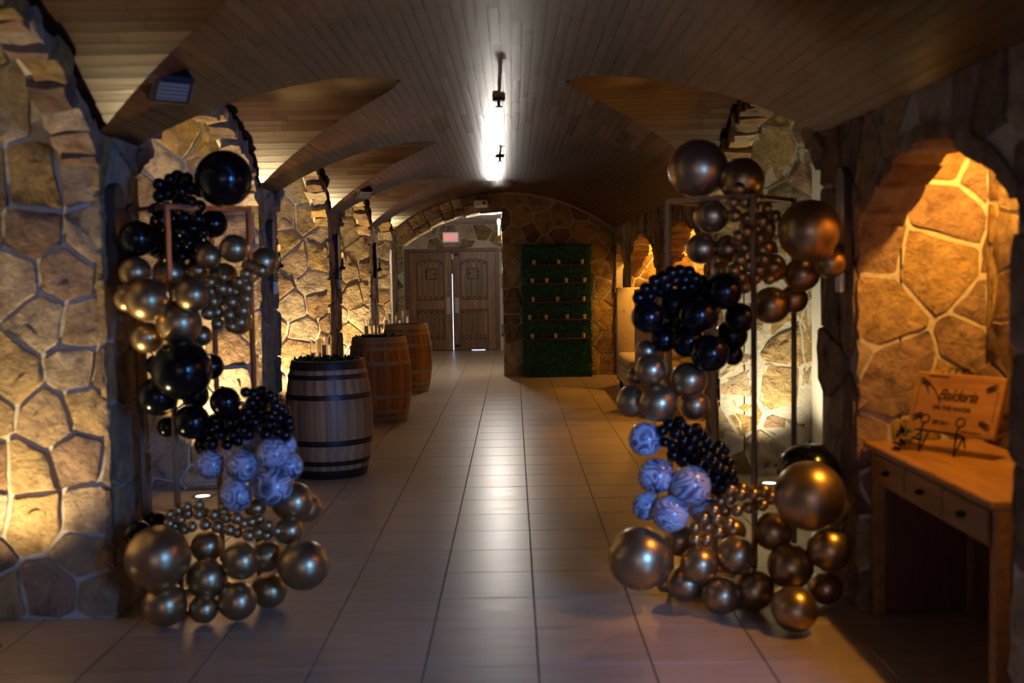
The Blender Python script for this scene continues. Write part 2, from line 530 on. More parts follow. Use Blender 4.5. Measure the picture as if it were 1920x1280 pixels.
def stone_panel(parent, O, ux, uy, un, W, H, cw, ch, seed, holes=(), keep=None, jit=.34, halfplanes=None, proud=(.004, .016)):
    rnd = random.Random(seed); O, ux, uy, un = map(Vector, (O, ux, uy, un))
    seeds = []; nr = max(1, round(H / ch))
    for r in range(-1, nr + 1):
        nc = max(1, round(W / cw)); off = rnd.uniform(.2, .8)
        for c in range(-1, nc + 1):
            seeds.append(((c + off + rnd.uniform(-jit, jit)) * W / nc, (r + .5 + rnd.uniform(-jit, jit)) * H / nr))
    # merge a few neighbours away so sizes differ
    seeds = [s for s in seeds if rnd.random() > .12]
    for s in seeds:
        if not (-.05 < s[0] < W + .05 and -.05 < s[1] < H + .05): 
            pass
        poly = [(0, 0), (W, 0), (W, H), (0, H)]
        for t in seeds:
            if t is s: continue
            dx, dy = s[0] - t[0], s[1] - t[1]
            if dx * dx + dy * dy > (3.4 * max(cw, ch)) ** 2: continue
            poly = clip(poly, ((s[0] + t[0]) / 2, (s[1] + t[1]) / 2), (dx, dy))
            if len(poly) < 3: break
        if len(poly) < 3: continue
        c = (sum(p[0] for p in poly) / len(poly), sum(p[1] for p in poly) / len(poly))
        dead = False
        for h in holes:
            if inside(c, h): dead = True; break
            for _ in range(2):
                hits = [p for p in poly if inside(p, h)]
                d, q = nearest(c, h)
                if d < 1.2 * max(cw, ch) and (hits or any(inside(p, poly) for p in h) or d < .5 * min(cw, ch)):
                    poly = clip(poly, (q[0] + (c[0] - q[0]) / d * .004, q[1] + (c[1] - q[1]) / d * .004), (c[0] - q[0], c[1] - q[1]))
                    if len(poly) < 3: dead = True; break
                    c = (sum(p[0] for p in poly) / len(poly), sum(p[1] for p in poly) / len(poly))
            if dead: break
        if dead or len(poly) < 3: continue
        if halfplanes:
            for (p, n) in halfplanes(c):
                poly = clip(poly, p, n)
                if len(poly) < 3: break
        if len(poly) < 3: continue
        stone_from_poly(poly, O, ux, uy, un, parent, rnd, proud)
def block_stone(parent, corners, rnd, amp=.012):
    # a rough block: 8 corners, each long side broken once so the edge is uneven
    cs = [Vector(c) for c in corners]
    vs = []
    for c in cs: vs.append(c + Vector((rnd.uniform(-amp, amp), rnd.uniform(-amp, amp), rnd.uniform(-amp, amp))))
    quads = [(3, 2, 1, 0), (4, 5, 6, 7), (0, 1, 5, 4), (1, 2, 6, 5), (2, 3, 7, 6), (3, 0, 4, 7)]
    edges = {}; mid = []
    def em(a, b):
        k = (min(a, b), max(a, b))
        if k not in edges:
            edges[k] = len(vs)
            vs.append((vs[a] + vs[b]) / 2 + Vector((rnd.uniform(-amp, amp), rnd.uniform(-amp, amp), rnd.uniform(-amp, amp))) * 1.2)
        return edges[k]
    fs = []
    cen = sum(cs, Vector()) / 8
    for q in quads:
        es = [em(q[i], q[(i + 1) % 4]) for i in range(4)]
        fc = sum((vs[i] for i in q), Vector()) / 4
        k = len(vs); vs.append(fc + (fc - cen).normalized() * rnd.uniform(0, amp * 1.3))
        for i in range(4):
            fs.append((q[i], es[i], k, es[i - 1]))
    mb = MB(); mb.v = vs; mb.f = fs
    return autosmooth(mb.build('stone', M['stone'], parent, centre=True), 30)

# ---- left arcade
wall_l = MB().box((-2.95, -3.0, 0), (-2.85, Y_END + .3, 2.9)).build('wall_left', M['plaster'])
tag(wall_l, 'rough sandstone arcade with piers and arched alcoves along the hall', 'wall', kind='structure')
X_IN = -2.02
for k, (y0, y1) in enumerate([(1.85, 2.4)] + PIERS + [(Y_END, Y_END + .35)]):
    mb = MB().box((-2.86, y0 + .02, 0), (X_IN, y1 - .02, 2.86)).box((X_IN, y0 + .02, 0), (XL - .03, y1 - .02, 2.27))
    pier = mb.build('pier', M['mortar'], wall_l)
    if k == 0: continue
    hole = [[(-.02, 2.24), ((XL - X_IN) - .01, 2.24), ((XL - X_IN) - .01, 2.9), (-.02, 2.9)]]
    stone_panel(pier, (XL - .012, y0 + .015, 0), (-1, 0, 0), (0, 0, 1), (0, -1, 0), .98, 2.76, (.23 if k == 1 else .29), (.21 if k == 1 else .24), 100 + k, holes=hole, jit=(.22 if k == 1 else .34))
    if k < 5:
        stone_panel(pier, (XL - .03, y0 - .005, 0), (0, 1, 0), (0, 0, 1), (1, 0, 0), y1 - y0 + .01, 2.25, .20, .34, 200 + k, jit=.3, proud=(.010, .026))
def arch(parent_wall, bay, x_face, x_in, seed, name='arch'):
    rnd = random.Random(seed)
    mb = MB(); n = 22
    for i in range(n):
        ya = bay.y0 + (bay.y1 - bay.y0) * i / n; yb = bay.y0 + (bay.y1 - bay.y0) * (i + 1) / n
        xa, xb = sorted((x_face - math.copysign(.03, x_face) * -1, x_in))
        z0a, z0b = bay.zopen(ya) + .03, bay.zopen(yb) + .03
        z1a, z1b = max(z0a + .03, bay.zc(ya) + .02), max(z0b + .03, bay.zc(yb) + .02)
        mb.hexa([(xa, ya, z0a), (xb, ya, z0a), (xb, yb, z0b), (xa, yb, z0b), (xa, ya, z1a), (xb, ya, z1a), (xb, yb, z1b), (xa, yb, z1b)])
    a = mb.build(name, M['mortar'], parent_wall)
    t1 = math.asin(bay.h / bay.Ro); t = -t1; zc0 = bay.zp - bay.Ro
    while t < t1 - .02:
        dt = rnd.uniform(.08, .17) / bay.Ro; te = min(t + dt, t1)
        if t1 - te < .05 / bay.Ro: te = t1
        r0 = bay.Ro + rnd.uniform(-.035, .015); r1 = bay.Ro + .085 + rnd.uniform(0, .02)
        s = 1 if x_face > 0 else -1
        xf = x_face - s * rnd.uniform(-.005, .022)
        split = rnd.uniform(.35, .65)
        xm = xf + (x_in - xf) * split
        for (xa, xb) in ((xf, x_in + s * rnd.uniform(-.03, .03)),):
            gg = .005 / bay.Ro
            lo, hi = sorted((xa, xb)); lo += .004; hi -= .004
            rr0 = r0 + rnd.uniform(-.012, .012)
            def P(x, tt, r): return (x, bay.yc + r * math.sin(tt), zc0 + r * math.cos(tt))
            cs = [P(lo, t + gg, rr0), P(hi, t + gg, rr0), P(hi, te - gg, rr0), P(lo, te - gg, rr0),
                  P(lo, t + gg, r1), P(hi, t + gg, r1), P(hi, te - gg, r1), P(lo, te - gg, r1)]
            block_stone(a, cs, rnd, .014)
        t = te
    return a
for k, b in enumerate(LB):
    arch(wall_l, b, XL, X_IN, 300 + k)
MB().box((-2.9, -3.0, 2.82), (X_IN, Y_END + .3, 2.9)).build('alcove_ceiling', M['plaster'], wall_l)

# ---- right wall
def arch_hole(y0, y1, zo, zp, n=14):
    h = (y1 - y0) / 2; ri = zp - zo; Ro = (h * h + ri * ri) / (2 * ri); yc = (y0 + y1) / 2
    pts = [(y0, -.05)]
    for i in range(n + 1):
        y = y0 + (y1 - y0) * i / n
        pts.append((y, zp - Ro + math.sqrt(max(0, Ro * Ro - (y - yc) ** 2))))
    pts.append((y1, -.05)); return pts
NICHES = [(3.36, 4.88, 1.78, 2.06), (8.8, 11.2, 1.74, 2.04), (11.85, 14.3, 1.74, 2.04), (15.25, 16.42, 1.74, 2.02)]
def right_open(y):
    for (a, b_, zo, zp) in NICHES:
        if a <= y <= b_:
            h = (b_ - a) / 2; ri = zp - zo; Ro = (h * h + ri * ri) / (2 * ri)
            return zp - Ro + math.sqrt(max(0, Ro * Ro - (y - (a + b_) / 2) ** 2))
    b = RB[0]
    if b.y0 <= y <= b.y1: return 9
    if 1.08 <= y <= 2.9: return 2.15  # unseen side opening, added to let the passage daylight through
    return 0
T_R = 1.76
brk = sorted(set([-3.0, 1.08, 2.9, RB[0].y0, RB[0].y1, Y_END] + [v for nn in NICHES for v in nn[:2]]))
mb = MB()
for a, b_ in zip(brk[:-1], brk[1:]):
    nseg = 12 if right_open((a + b_) / 2) > 0 else 1
    for i in range(nseg):
        ya = a + (b_ - a) * i / nseg; yb = a + (b_ - a) * (i + 1) / nseg; e = 1e-5
        za, zb = right_open(ya + e), right_open(yb - e)
        if za > 5: continue
        mb.hexa([(XR + .03, ya, za), (T_R, ya, za), (T_R, yb, zb), (XR + .03, yb, zb), (XR + .03, ya, 2.32), (T_R, ya, 2.32), (T_R, yb, 2.32), (XR + .03, yb, 2.32)])
# solid masonry between the niches, niche backs and lids
cuts = [-3.0] + [v for pr in ((1.08, 2.9), (3.36, 4.88), (5.47, 8.2), (8.8, 11.2), (11.85, 14.3), (15.25, 16.42)) for v in pr] + [Y_END]
for i in range(2, len(cuts), 2):
    mb.box((T_R - .01, cuts[i], 0), (2.30 if i == 6 else 2.16, cuts[i + 1], 2.86 if i in (4, 6) else 2.5))
mb.box((2.15, 2.9, 0), (2.22, 5.3, 2.5)).box((2.15, 8.3, 0), (2.22, Y_END, 2.5))
mb.box((T_R, 2.9, 2.42), (2.2, 5.3, 2.5)).box((T_R, 8.7, 2.36), (2.2, Y_END, 2.44))
wall_r = mb.build('wall_right', M['mortar'])
tag(wall_r, 'rough sandstone wall with arched niches and one tall alcove', 'wall', kind='structure')
holes = [[(y - 2.9, z) for (y, z) in arch_hole(*nn)] for nn in NICHES]
bR = RB[0]
holes.append([(bR.y0 - 2.9, -.05), (bR.y0 - 2.9, 2.4), (bR.y1 - 2.9, 2.4), (bR.y1 - 2.9, -.05)])
stone_panel(wall_r, (XR + .03, 2.9, 0), (0, 1, 0), (0, 0, 1), (-1, 0, 0), Y_END - 2.9, 2.26, .24, .34, 401, holes=holes, jit=.3, proud=(.010, .028))
arch(wall_r, bR, XR, 1.72, 402)
MB().box((2.27, 5.2, 0), (2.33, 8.3, 2.9)).build('alcove_back', M['plaster'], wall_r)
MB().box((T_R, 5.2, 2.82), (2.33, 8.3, 2.9)).build('alcove_ceiling', M['plaster'], wall_r)
stone_panel(wall_r, (XR + .01, 8.2 + .01, 0), (1, 0, 0), (0, 0, 1), (0, -1, 0), .73, 2.78, .33, .27, 410,
            holes=[[(-.02, 2.24), (.16, 2.24), (.16, 2.9), (-.02, 2.9)]])
stone_panel(wall_r, (XR + .01, 4.885, 0), (1, 0, 0), (0, 0, 1), (0, -1, 0), .60, 2.4, .24, .22, 417, jit=.38)
stone_panel(wall_r, (2.15, 3.36, 0), (0, 1, 0), (0, 0, 1), (-1, 0, 0), 1.52, 2.4, .30, .26, 412)
for q, yy in enumerate((11.2, 14.3)):
    stone_panel(wall_r, (XR + .01, yy + .005, 0), (1, 0, 0), (0, 0, 1), (0, -1, 0), .60, 2.35, .32, .29, 420 + q)
for q, (a, b_) in enumerate(((8.8, 11.2), (11.85, 14.3))):
    stone_panel(wall_r, (2.15, a, 0), (0, 1, 0), (0, 0, 1), (-1, 0, 0), b_ - a, 2.35, .38, .32, 430 + q)
# niche arch blocks
def niche_arch(nn, seed):
    rnd = random.Random(seed); a, b_, zo, zp = nn
    h = (b_ - a) / 2; ri = zp - zo; Ro = (h * h + ri * ri) / (2 * ri); yc = (a + b_) / 2; t1 = math.asin(h / Ro); t = -t1
    while t < t1 - .01:
        te = min(t1, t + rnd.uniform(.12, .22) / Ro); 
        if t1 - te < .05 / Ro: te = t1
        r0 = Ro - rnd.uniform(.0, .03); r1 = Ro + .05; gg = .004 / Ro
        def P(x, tt, r): return (x, yc + r * math.sin(tt), zp - Ro + r * math.cos(tt))
        lo, hi = XR + rnd.uniform(0, .02), T_R + .005
        block_stone(wall_r, [P(lo, t + gg, r0), P(hi, t + gg, r0), P(hi, te - gg, r0), P(lo, te - gg, r0),
                             P(lo, t + gg, r1), P(hi, t + gg, r1), P(hi, te - gg, r1), P(lo, te - gg, r1)], rnd, .008)
        t = te
for q, nn in enumerate(NICHES): niche_arch(nn, 440 + q)

# ---- stone wall across the far end of the hall, half of it an arch to the doors
mb = MB().box((-.15, Y_END, 0), (2.2, Y_END + .4, 2.9))
end = mb.build('wall_end', M['mortar'])
tag(end, 'sandstone cross wall with an arch opening towards the doors', 'wall', kind='structure')
def under_vault(O_x):
    def f(c):
        x = O_x + c[0] - XC; L = math.hypot(x, c[1]) + 1e-9; n = (x / L, c[1] / L)
        return [((XC + n[0] * (RM - .03) - O_x, n[1] * (RM - .03)), (-n[0], -n[1]))]
    return f
stone_panel(end, (-.16, Y_END, 0), (1, 0, 0), (0, 0, 1), (0, -1, 0), 1.72, 2.84, .34, .27, 503, halfplanes=under_vault(-.16), jit=.36)
stone_panel(end, (XR, Y_END, 0), (1, 0, 0), (0, 0, 1), (0, -1, 0), .62, 2.3, .34, .30, 504)
stone_panel(end, (-.15, Y_END + .4, 0), (0, -1, 0), (0, 0, 1), (-1, 0, 0), .40, 2.5, .22, .28, 505)
rnd = random.Random(506)
mb = MB(); a0, a1 = math.asin((XL + .02 - XC) / RM), math.asin((-.15 - XC) / RM); nA = 18
for i in range(nA):
    t0, t1 = a0 + (a1 - a0) * i / nA, a0 + (a1 - a0) * (i + 1) / nA
    def P(y, t, r): return (XC + r * math.sin(t), y, r * math.cos(t))
    mb.hexa([P(Y_END + .02, t0, RM - .25), P(Y_END + .38, t0, RM - .25), P(Y_END + .38, t1, RM - .25), P(Y_END + .02, t1, RM - .25),
             P(Y_END + .02, t0, RM + .2), P(Y_END + .38, t0, RM + .2), P(Y_END + .38, t1, RM + .2), P(Y_END + .02, t1, RM + .2)])
mb.box((-2.2, Y_END + .02, 2.2), (-1.0, Y_END + .38, 2.95)) if False else None
ring = mb.build('arch', M['mortar'], end)
t = a0
while t < a1 - .01:
    te = min(a1, t + rnd.uniform(.16, .32) / RM)
    if a1 - te < .05: te = a1
    sp = RM - .28 + rnd.uniform(.09, .17)
    for (ra, rb) in ((RM - .28 + rnd.uniform(-.02, .02), sp - .005), (sp + .005, RM - .012)):
        gg = .003
        for (ya, yb) in ((Y_END - .02, Y_END + .2), (Y_END + .205, Y_END + .41)):
            def P(y, tt, r): return (XC + r * math.sin(tt), y, r * math.cos(tt))
            block_stone(ring, [P(ya, t + gg, ra), P(yb, t + gg, ra), P(yb, te - gg, ra), P(ya, te - gg, ra),
                               P(ya, t + gg, rb), P(yb, t + gg, rb), P(yb, te - gg, rb), P(ya, te - gg, rb)], rnd, .007)
    t = te

# ---- lobby in front of the doors
DX0, DX1, DZ = -2.20, -.335, 2.08
mb = MB().box((-2.5, Y_DOOR, 0), (DX0 - .05, Y_DOOR + .25, 2.7)).box((DX1 + .05, Y_DOOR, 0), (1.6, Y_DOOR + .25, 2.7)).box((DX0 - .05, Y_DOOR, DZ + .04), (DX1 + .05, Y_DOOR + .25, 2.7))
wd = mb.build('wall_door', M['mortar'])
tag(wd, 'pale sandstone wall around the double doors', 'wall', kind='structure')
stone_panel(wd, (-2.42, Y_DOOR, 0), (1, 0, 0), (0, 0, 1), (0, -1, 0), 2.6, 2.62, .34, .25, 601, holes=[[(DX0 - .06 + 2.42, -.1), (DX1 + .06 + 2.42, -.1), (DX1 + .06 + 2.42, DZ + .05), (DX0 - .06 + 2.42, DZ + .05)]], proud=(.008, .022))
wl = MB().box((-2.55, Y_END + .3, 0), (-2.42, Y_DOOR + .2, 2.7)).build('wall_lobby_left', M['mortar'])
tag(wl, 'sandstone side wall of the lobby before the doors', 'wall', kind='structure')
stone_panel(wl, (-2.42, Y_DOOR - 1.6, 0), (0, 1, 0), (0, 0, 1), (1, 0, 0), 1.6, 2.62, .36, .27, 602, proud=(.008, .022))
tag(MB().box((1.6, Y_END + .3, 0), (1.7, Y_DOOR + .2, 2.7)).build('wall_lobby_right', M['plaster']), 'plain plaster side wall of the lobby', 'wall', kind='structure')
lc = MB().box((-2.5, Y_END + .38, 2.62), (1.7, Y_DOOR + .2, 2.7)).build('ceiling_lobby', M['plaster'])
tag(lc, 'white plaster ceiling of the lobby before the doors', 'ceiling', kind='structure')
o = MB().box((-1.72, 20.05, 2.612), (-.55, 20.12, 2.625)).build('slot_diffuser', M['blackbox'])
tag(o, 'thin dark slot air diffuser in the white lobby ceiling', 'air vent')

# ---- unseen room behind the camera; opening and window added for the daylight
tag(MB().box((-3.0, -3.1, 0), (-1.7, -3.0, 2.9)).box((1.5, -3.1, 0), (3.8, -3.0, 2.9)).box((-1.7, -3.1, 2.05), (1.5, -3.0, 2.9)).box((-1.7, -3.1, 0), (1.5, -3.0, .25)).build('wall_back', M['plaster']), 'plain unseen wall with a wide opening added for daylight', 'wall', kind='structure')
wn = MB().box((1.9, .2, 0), (2.15, .3, 2.6)).box((2.85, .2, 0), (3.7, .3, 2.6)).box((2.15, .2, 0), (2.85, .3, .85)).box((2.15, .2, 2.15), (2.85, .3, 2.6)).box((3.6, .3, 0), (3.7, 2.9, 2.6)).box((2.22, 2.9, 0), (3.7, 3.0, 2.6)).box((1.76, .2, 2.5), (3.7, 3.0, 2.6)).build('wall_passage', M['plaster'])
tag(wn, 'plain wall of the unseen side passage with an added window', 'wall', kind='structure')
fr = MB().box((2.15, .2, .85), (2.19, .3, 2.15)).box((2.81, .2, .85), (2.85, .3, 2.15)).box((2.19, .2, .85), (2.81, .3, .89)).box((2.19, .2, 2.11), (2.81, .3, 2.15)).build('window_1', M['white'])
tag(fr, 'unseen white framed window added for the blue daylight', 'window', kind='structure')
MB().box((2.19, .24, .89), (2.81, .246, 2.11)).build('pane', M['pane'], fr)

# ------------------------------------------------------------------ plank vaults
def plank(name, quad, up, mat, parent, store=None):
    # quad: 4 points on the visible face; up: matching outward vectors
    bot = [Vector(p) for p in quad]; top = [p + Vector(u) for p, u in zip(bot, up)]
    if store is not None: store.hexa(bot + top); return None
    return MB().hexa(bot + top).build(name, mat, parent, centre=True)
PW = .057
ph1 = math.asin((XR + .01 - XC) / RM)
nrow = round(2 * ph1 * RM / PW); dph = 2 * ph1 / nrow
YA, YB = 2.3, Y_END + .02
back = MB(); boards = []
prnd = random.Random(21)
for r in range(nrow):
    pa, pb = -ph1 + r * dph, -ph1 + (r + 1) * dph
    ga = .0011 / RM
    ends = []
    for ph in (pa, pb):
        x, z = XC + RM * math.sin(ph), RM * math.cos(ph); cutl = []
        for b in (LB if x < XC else RB):
            ww = b.w(z); cutl.append((b.yc - ww, b.yc + ww))
        ends.append(cutl)
    segs = []; sa, sb = YA, YA
    for (ca, cb) in zip(*ends):
        if ca[1] - ca[0] < .004 and cb[1] - cb[0] < .004: continue
        segs.append((sa, sb, ca[0], cb[0])); sa, sb = ca[1], cb[1]
    segs.append((sa, sb, YB, YB))
    def Q(ph, y, r_): return (XC + r_ * math.sin(ph), y, r_ * math.cos(ph))
    for (sa, sb, ea, eb) in segs:
        if max(ea - sa, eb - sb) < .01: continue
        back.add([Q(pa, sa, RM + .013), Q(pb, sb, RM + .013), Q(pb, eb, RM + .013), Q(pa, ea, RM + .013)], [(0, 1, 2, 3)])
        lo, hi = max(sa, sb), min(ea, eb)
        pts = []; y = lo + prnd.uniform(.25, 1.0)
        while y < hi - .3:
            pts.append(y); y += prnd.uniform(.45, 1.15)
        st = [(sa, sb)] + [(p, p) for p in pts]; en = [(p, p) for p in pts] + [(ea, eb)]
        for (s0, s1), (e0, e1) in zip(st, en):
            gy = .0010
            quad = [Q(pa + ga, s0 + gy, RM), Q(pb - ga, s1 + gy, RM), Q(pb - ga, e1 - gy, RM), Q(pa + ga, e0 - gy, RM)]
            n0 = Vector(Q((pa + pb) / 2, 0, .012)) - Vector((XC, 0, 0))
            boards.append((quad, [n0] * 4))
# behind the camera the boarding simply goes on
for r in range(nrow):
    pa, pb = -ph1 + r * dph, -ph1 + (r + 1) * dph
    def Q(ph, y, r_): return (XC + r_ * math.sin(ph), y, r_ * math.cos(ph))
    back.add([Q(pa, -3, RM), Q(pb, -3, RM), Q(pb, YA, RM), Q(pa, YA, RM)], [(0, 1, 2, 3)])
back.box((-2.2, -3, 2.98), (2.2, Y_END + .4, 3.05))
ceil = back.build('ceiling', M['plank_y'])
tag(ceil, 'brown wooden strip boards curving over the hall as a barrel vault', 'ceiling', kind='structure')
def seen(quad):
    k = 0
    for p in quad:
        q = project(p)
        if q and -10 < q[0] < 1930 and -10 < q[1] < 1290: k = 1
    return k
def apparent(quad):
    ps = [project(p) for p in quad]
    if any(p is None for p in ps): return 0
    return abs(area([(p[0], p[1]) for p in ps]))
boards.sort(key=lambda b: -(apparent(b[0]) if seen(b[0]) else 0))
st = MB()
for i, (q, u) in enumerate(boards):
    if i < 300: plank('plank', q, u, M['plank_y'], ceil)
    else: plank('planks', q, u, None, None, st)
tag(st.build('planks', M['plank_y'], ceil), kind='stuff')
def cross_vault(b, xw, seed, label):
    rnd = random.Random(seed)
    back = MB(); pw = .070
    zlo = 2.27; t1 = math.asin(min(1, b.h / b.Rc)); n = round(2 * t1 * b.Rc / pw); bl = []
    for i in range(n):
        ta, tb = -t1 + 2 * t1 * i / n, -t1 + 2 * t1 * (i + 1) / n
        def Q(t, x, r): return (x, b.yc + r * math.sin(t), b.za - b.Rc + r * math.cos(t))
        za, zb = Q(ta, 0, b.Rc)[2], Q(tb, 0, b.Rc)[2]
        xa, xb = b.xg(max(za, 2.26)), b.xg(max(zb, 2.26))
        s = 1 if b.side < 0 else -1
        if s * (xa - xw) < .01 and s * (xb - xw) < .01: continue
        xa = max(xa * s, xw * s + .002) * s; xb = max(xb * s, xw * s + .002) * s
        back.add([Q(ta, xw, b.Rc + .013), Q(tb, xw, b.Rc + .013), Q(tb, xb, b.Rc + .013), Q(ta, xa, b.Rc + .013)], [(0, 1, 2, 3)])
        L = min(abs(xa - xw), abs(xb - xw)); ga = .0012 / b.Rc
        cutx = [xw + s * L * rnd.uniform(.25, .75)] if L > .5 else []
        st = [(xw, xw)] + [(c, c) for c in cutx]; en = [(c, c) for c in cutx] + [(xa, xb)]
        for (s0, s1), (e0, e1) in zip(st, en):
            nv = Vector((0, math.sin((ta + tb) / 2), math.cos((ta + tb) / 2))) * .012
            bl.append(([Q(ta + ga, s0 + s * .001, b.Rc), Q(ta + ga, e0 - s * .001, b.Rc), Q(tb - ga, e1 - s * .001, b.Rc), Q(tb - ga, s1 + s * .001, b.Rc)], [nv] * 4))
    c = back.build('ceiling', M['plank_y']); tag(c, label, 'ceiling', kind='structure')
    for q, u in bl: plank('plank', q, u, M['plank_x'], c)
names = ['cross vault of wooden boards before the stone pier with blue light', 'cross vault of wooden boards above the alcove behind the black balloons',
         'cross vault of wooden boards over the alcove between the first two wine barrels', 'cross vault of wooden boards over the alcove between the last two wine barrels',
         'small cross vault of wooden boards beside the arch to the doors']
for k, b in enumerate(LB): cross_vault(b, XL - .03, 700 + k, names[k])
cross_vault(RB[0], XR + .03, 710, 'cross vault of wooden boards above the pale alcove behind the gold balloons')

# ------------------------------------------------------------------ double doors
dr = thing('door_1', 'pair of oak plank doors with iron studs and small speakeasy hatches', 'door', ((DX0 + DX1) / 2, Y_DOOR, 0), kind='structure')
half = (DX1 - DX0) / 2
MB().bbox((-half - .05, -.03, 0), (-half + .035, .12, DZ + .045)).bbox((half - .035, -.03, 0), (half + .05, .12, DZ + .045)).bbox((-half + .035, -.03, DZ - .02), (half - .035, .12, DZ + .045)).build('door_frame', M['door_dark'], dr)
MB().bbox((-.30, -.06, DZ + .02), (.30, -.03, DZ + .07)).build('head_trim', M['door_dark'], dr)
LW = half - .035 - .012
def door_leaf(s):
    lf = MB()
    a, b_ = (-half + .037, -.010) if s < 0 else (.010, half - .037)
    lf.bbox((a, .03, .012), (b_, .07, DZ - .025))
    leaf = lf.build('door_leaf', M['door_dark'], dr)
    st_ = .155
    xa, xb = a + st_, b_ - st_
    MB().bbox((a, .012, .012), (xa, .032, DZ - .025), .004).build('stile', M['door'], leaf)
    MB().bbox((xb, .012, .012), (b_, .032, DZ - .025), .004).build('stile', M['door'], leaf)
    MB().bbox((xa, .012, .012), (xb, .032, .24), .004).build('bottom_rail', M['door'], leaf)
    MB().bbox((xa, .012, .86), (xb, .032, 1.06), .004).build('lock_rail', M['door'], leaf)
    # arched top rail
    top = [(xa, DZ - .025), (xb, DZ - .025)]; cxm = (xa + xb) / 2; hw = (xb - xa) / 2
    arc = []
    for i in range(13):
        t = i / 12; x = xb + (xa - xb) * t; arc.append((x, 1.835 + .075 * (1 - ((x - cxm) / hw) ** 2)))
    mbt = MB()
    for i in range(12):
        (x0, z0), (x1, z1) = arc[i], arc[i + 1]
        mbt.hexa([(x1, .012, z1), (x0, .012, z0), (x0, .032, z0), (x1, .032, z1), (x1, .012, DZ - .025), (x0, .012, DZ - .025), (x0, .032, DZ - .025), (x1, .032, DZ - .025)])
    mbt.build('top_rail', M['door'], leaf)
    mo = MB(); mo.tube([(x, .010, z - .012) for (x, z) in arc], .012, 6)
    mo.tube([(xa + .012, .010, 1.83), (xa + .012, .010, 1.07)], .012, 6).tube([(xb - .012, .010, 1.83), (xb - .012, .010, 1.07)], .012, 6).tube([(xa, .010, 1.072), (xb, .010, 1.072)], .012, 6)
    mo.tube([(xa + .012, .010, .85), (xa + .012, .010, .25)], .012, 6).tube([(xb - .012, .010, .85), (xb - .012, .010, .25)], .012, 6).tube([(xa, .010, .252), (xb, .010, .252)], .012, 6).tube([(xa, .010, .848), (xb, .010, .848)], .012, 6)
    mo.build('moulding', M['door_dark'], leaf)
    n = 5; pw = (xb - xa) / n
    for i in range(n):
        x0 = xa + pw * i
        xm = x0 + pw / 2; zt = 1.83 + .075 * (1 - ((xm - cxm) / hw) ** 2)
        MB().bbox((x0 + .005, .020, 1.07), (x0 + pw - .005, .034, zt + .02), .004).build('board', M['door'], leaf)
        MB().bbox((x0 + .005, .020, .25), (x0 + pw - .005, .034, .85), .004).build('board', M['door'], leaf)
        for z in (zt - .05, 1.12, .80, .30):
            MB().sphere((xm, .018, z), .017, 8, 5, (1, .7, 1)).build('stud', M['iron'], leaf)
    hx = cxm + .02 * s * -1; hz = 1.60
    ht = MB().bbox((hx - .10, .006, hz - .10), (hx + .10, .022, hz + .10), .006).build('hatch', M['door'], leaf)
    MB().tube([(hx - .11, .010, hz - .11), (hx + .11, .010, hz - .11), (hx + .11, .010, hz + .11), (hx - .11, .010, hz + .11)], .011, 6, True).build('hatch_moulding', M['door_dark'], leaf)
    hs = s
    for z in (hz + .045, hz - .045):
        MB().bbox((hx + hs * .105 - .02, -.002, z - .018), (hx + hs * .105 + .02, .012, z + .018), .004).build('hatch_hinge', M['iron'], leaf)
    MB().tube([(hx - hs * .04, -.006, hz + .005), (hx - hs * .10, -.006, hz + .005)], .012, 8).build('hatch_pull', M['iron'], leaf)
    pxs = b_ - .08 if s < 0 else a + .08
    MB().bbox((pxs - .045, .002, .76 + (.0 if s < 0 else .02)), (pxs + .045, .014, 1.12 + (0 if s < 0 else -.01)), .004).build('push_plate', M['steel'], leaf)
    if s < 0:
        MB().lathe([(.024, 0), (.024, .014), (.012, .02)], 12).build('lock_cylinder', M['steel'], leaf, (b_ - .055, .012, 1.29)).rotation_euler = (math.pi / 2, 0, 0)
    else:
        for z in (2.0, .10):
            MB().bbox((a + .03, .002, z - .022), (a + .135, .014, z + .022), .004).build('flush_bolt', M['iron'], leaf)
        MB().bbox((a - .012, -.006, 1.90), (a + .022, .012, 2.01), .004).build('door_contact', M['white'], leaf)
    return leaf
door_leaf(-1); door_leaf(1)
MB().box((-.0035, .06, .01), (.0035, .068, 1.60)).build('daylight_gap', M['day'], dr)
MB().box((.38, .05, .002), (.66, .058, .009)).build('daylight_gap', M['day'], dr)
MB().box((-half - .04, .075, 0), (half + .04, .09, DZ + .03)).build('door_back', M['door_dark'], dr)

# exit sign
es = thing('exit_sign', 'lit white exit sign with red letters above the double doors', 'sign', at_y(845, 455, Y_DOOR - .1))
MB().bbox((-.17, 0, 0), (.17, .07, .225), .008).build('housing', M['white'], es)
MB().box((-.15, -.003, .02), (.15, .001, .205)).build('panel', M['exit_face'], es)
o = link('lettering', text_mesh('EXIT', .135, space=1.05, offset=.002), es, (0, -.005, .112), M['exit_red']); o.rotation_euler = (math.pi / 2, 0, 0)
for x in (-.09, .09): MB().tube([(x, .04, .225), (x, .04, .40)], .004, 6).build('hanger', M['white'], es)

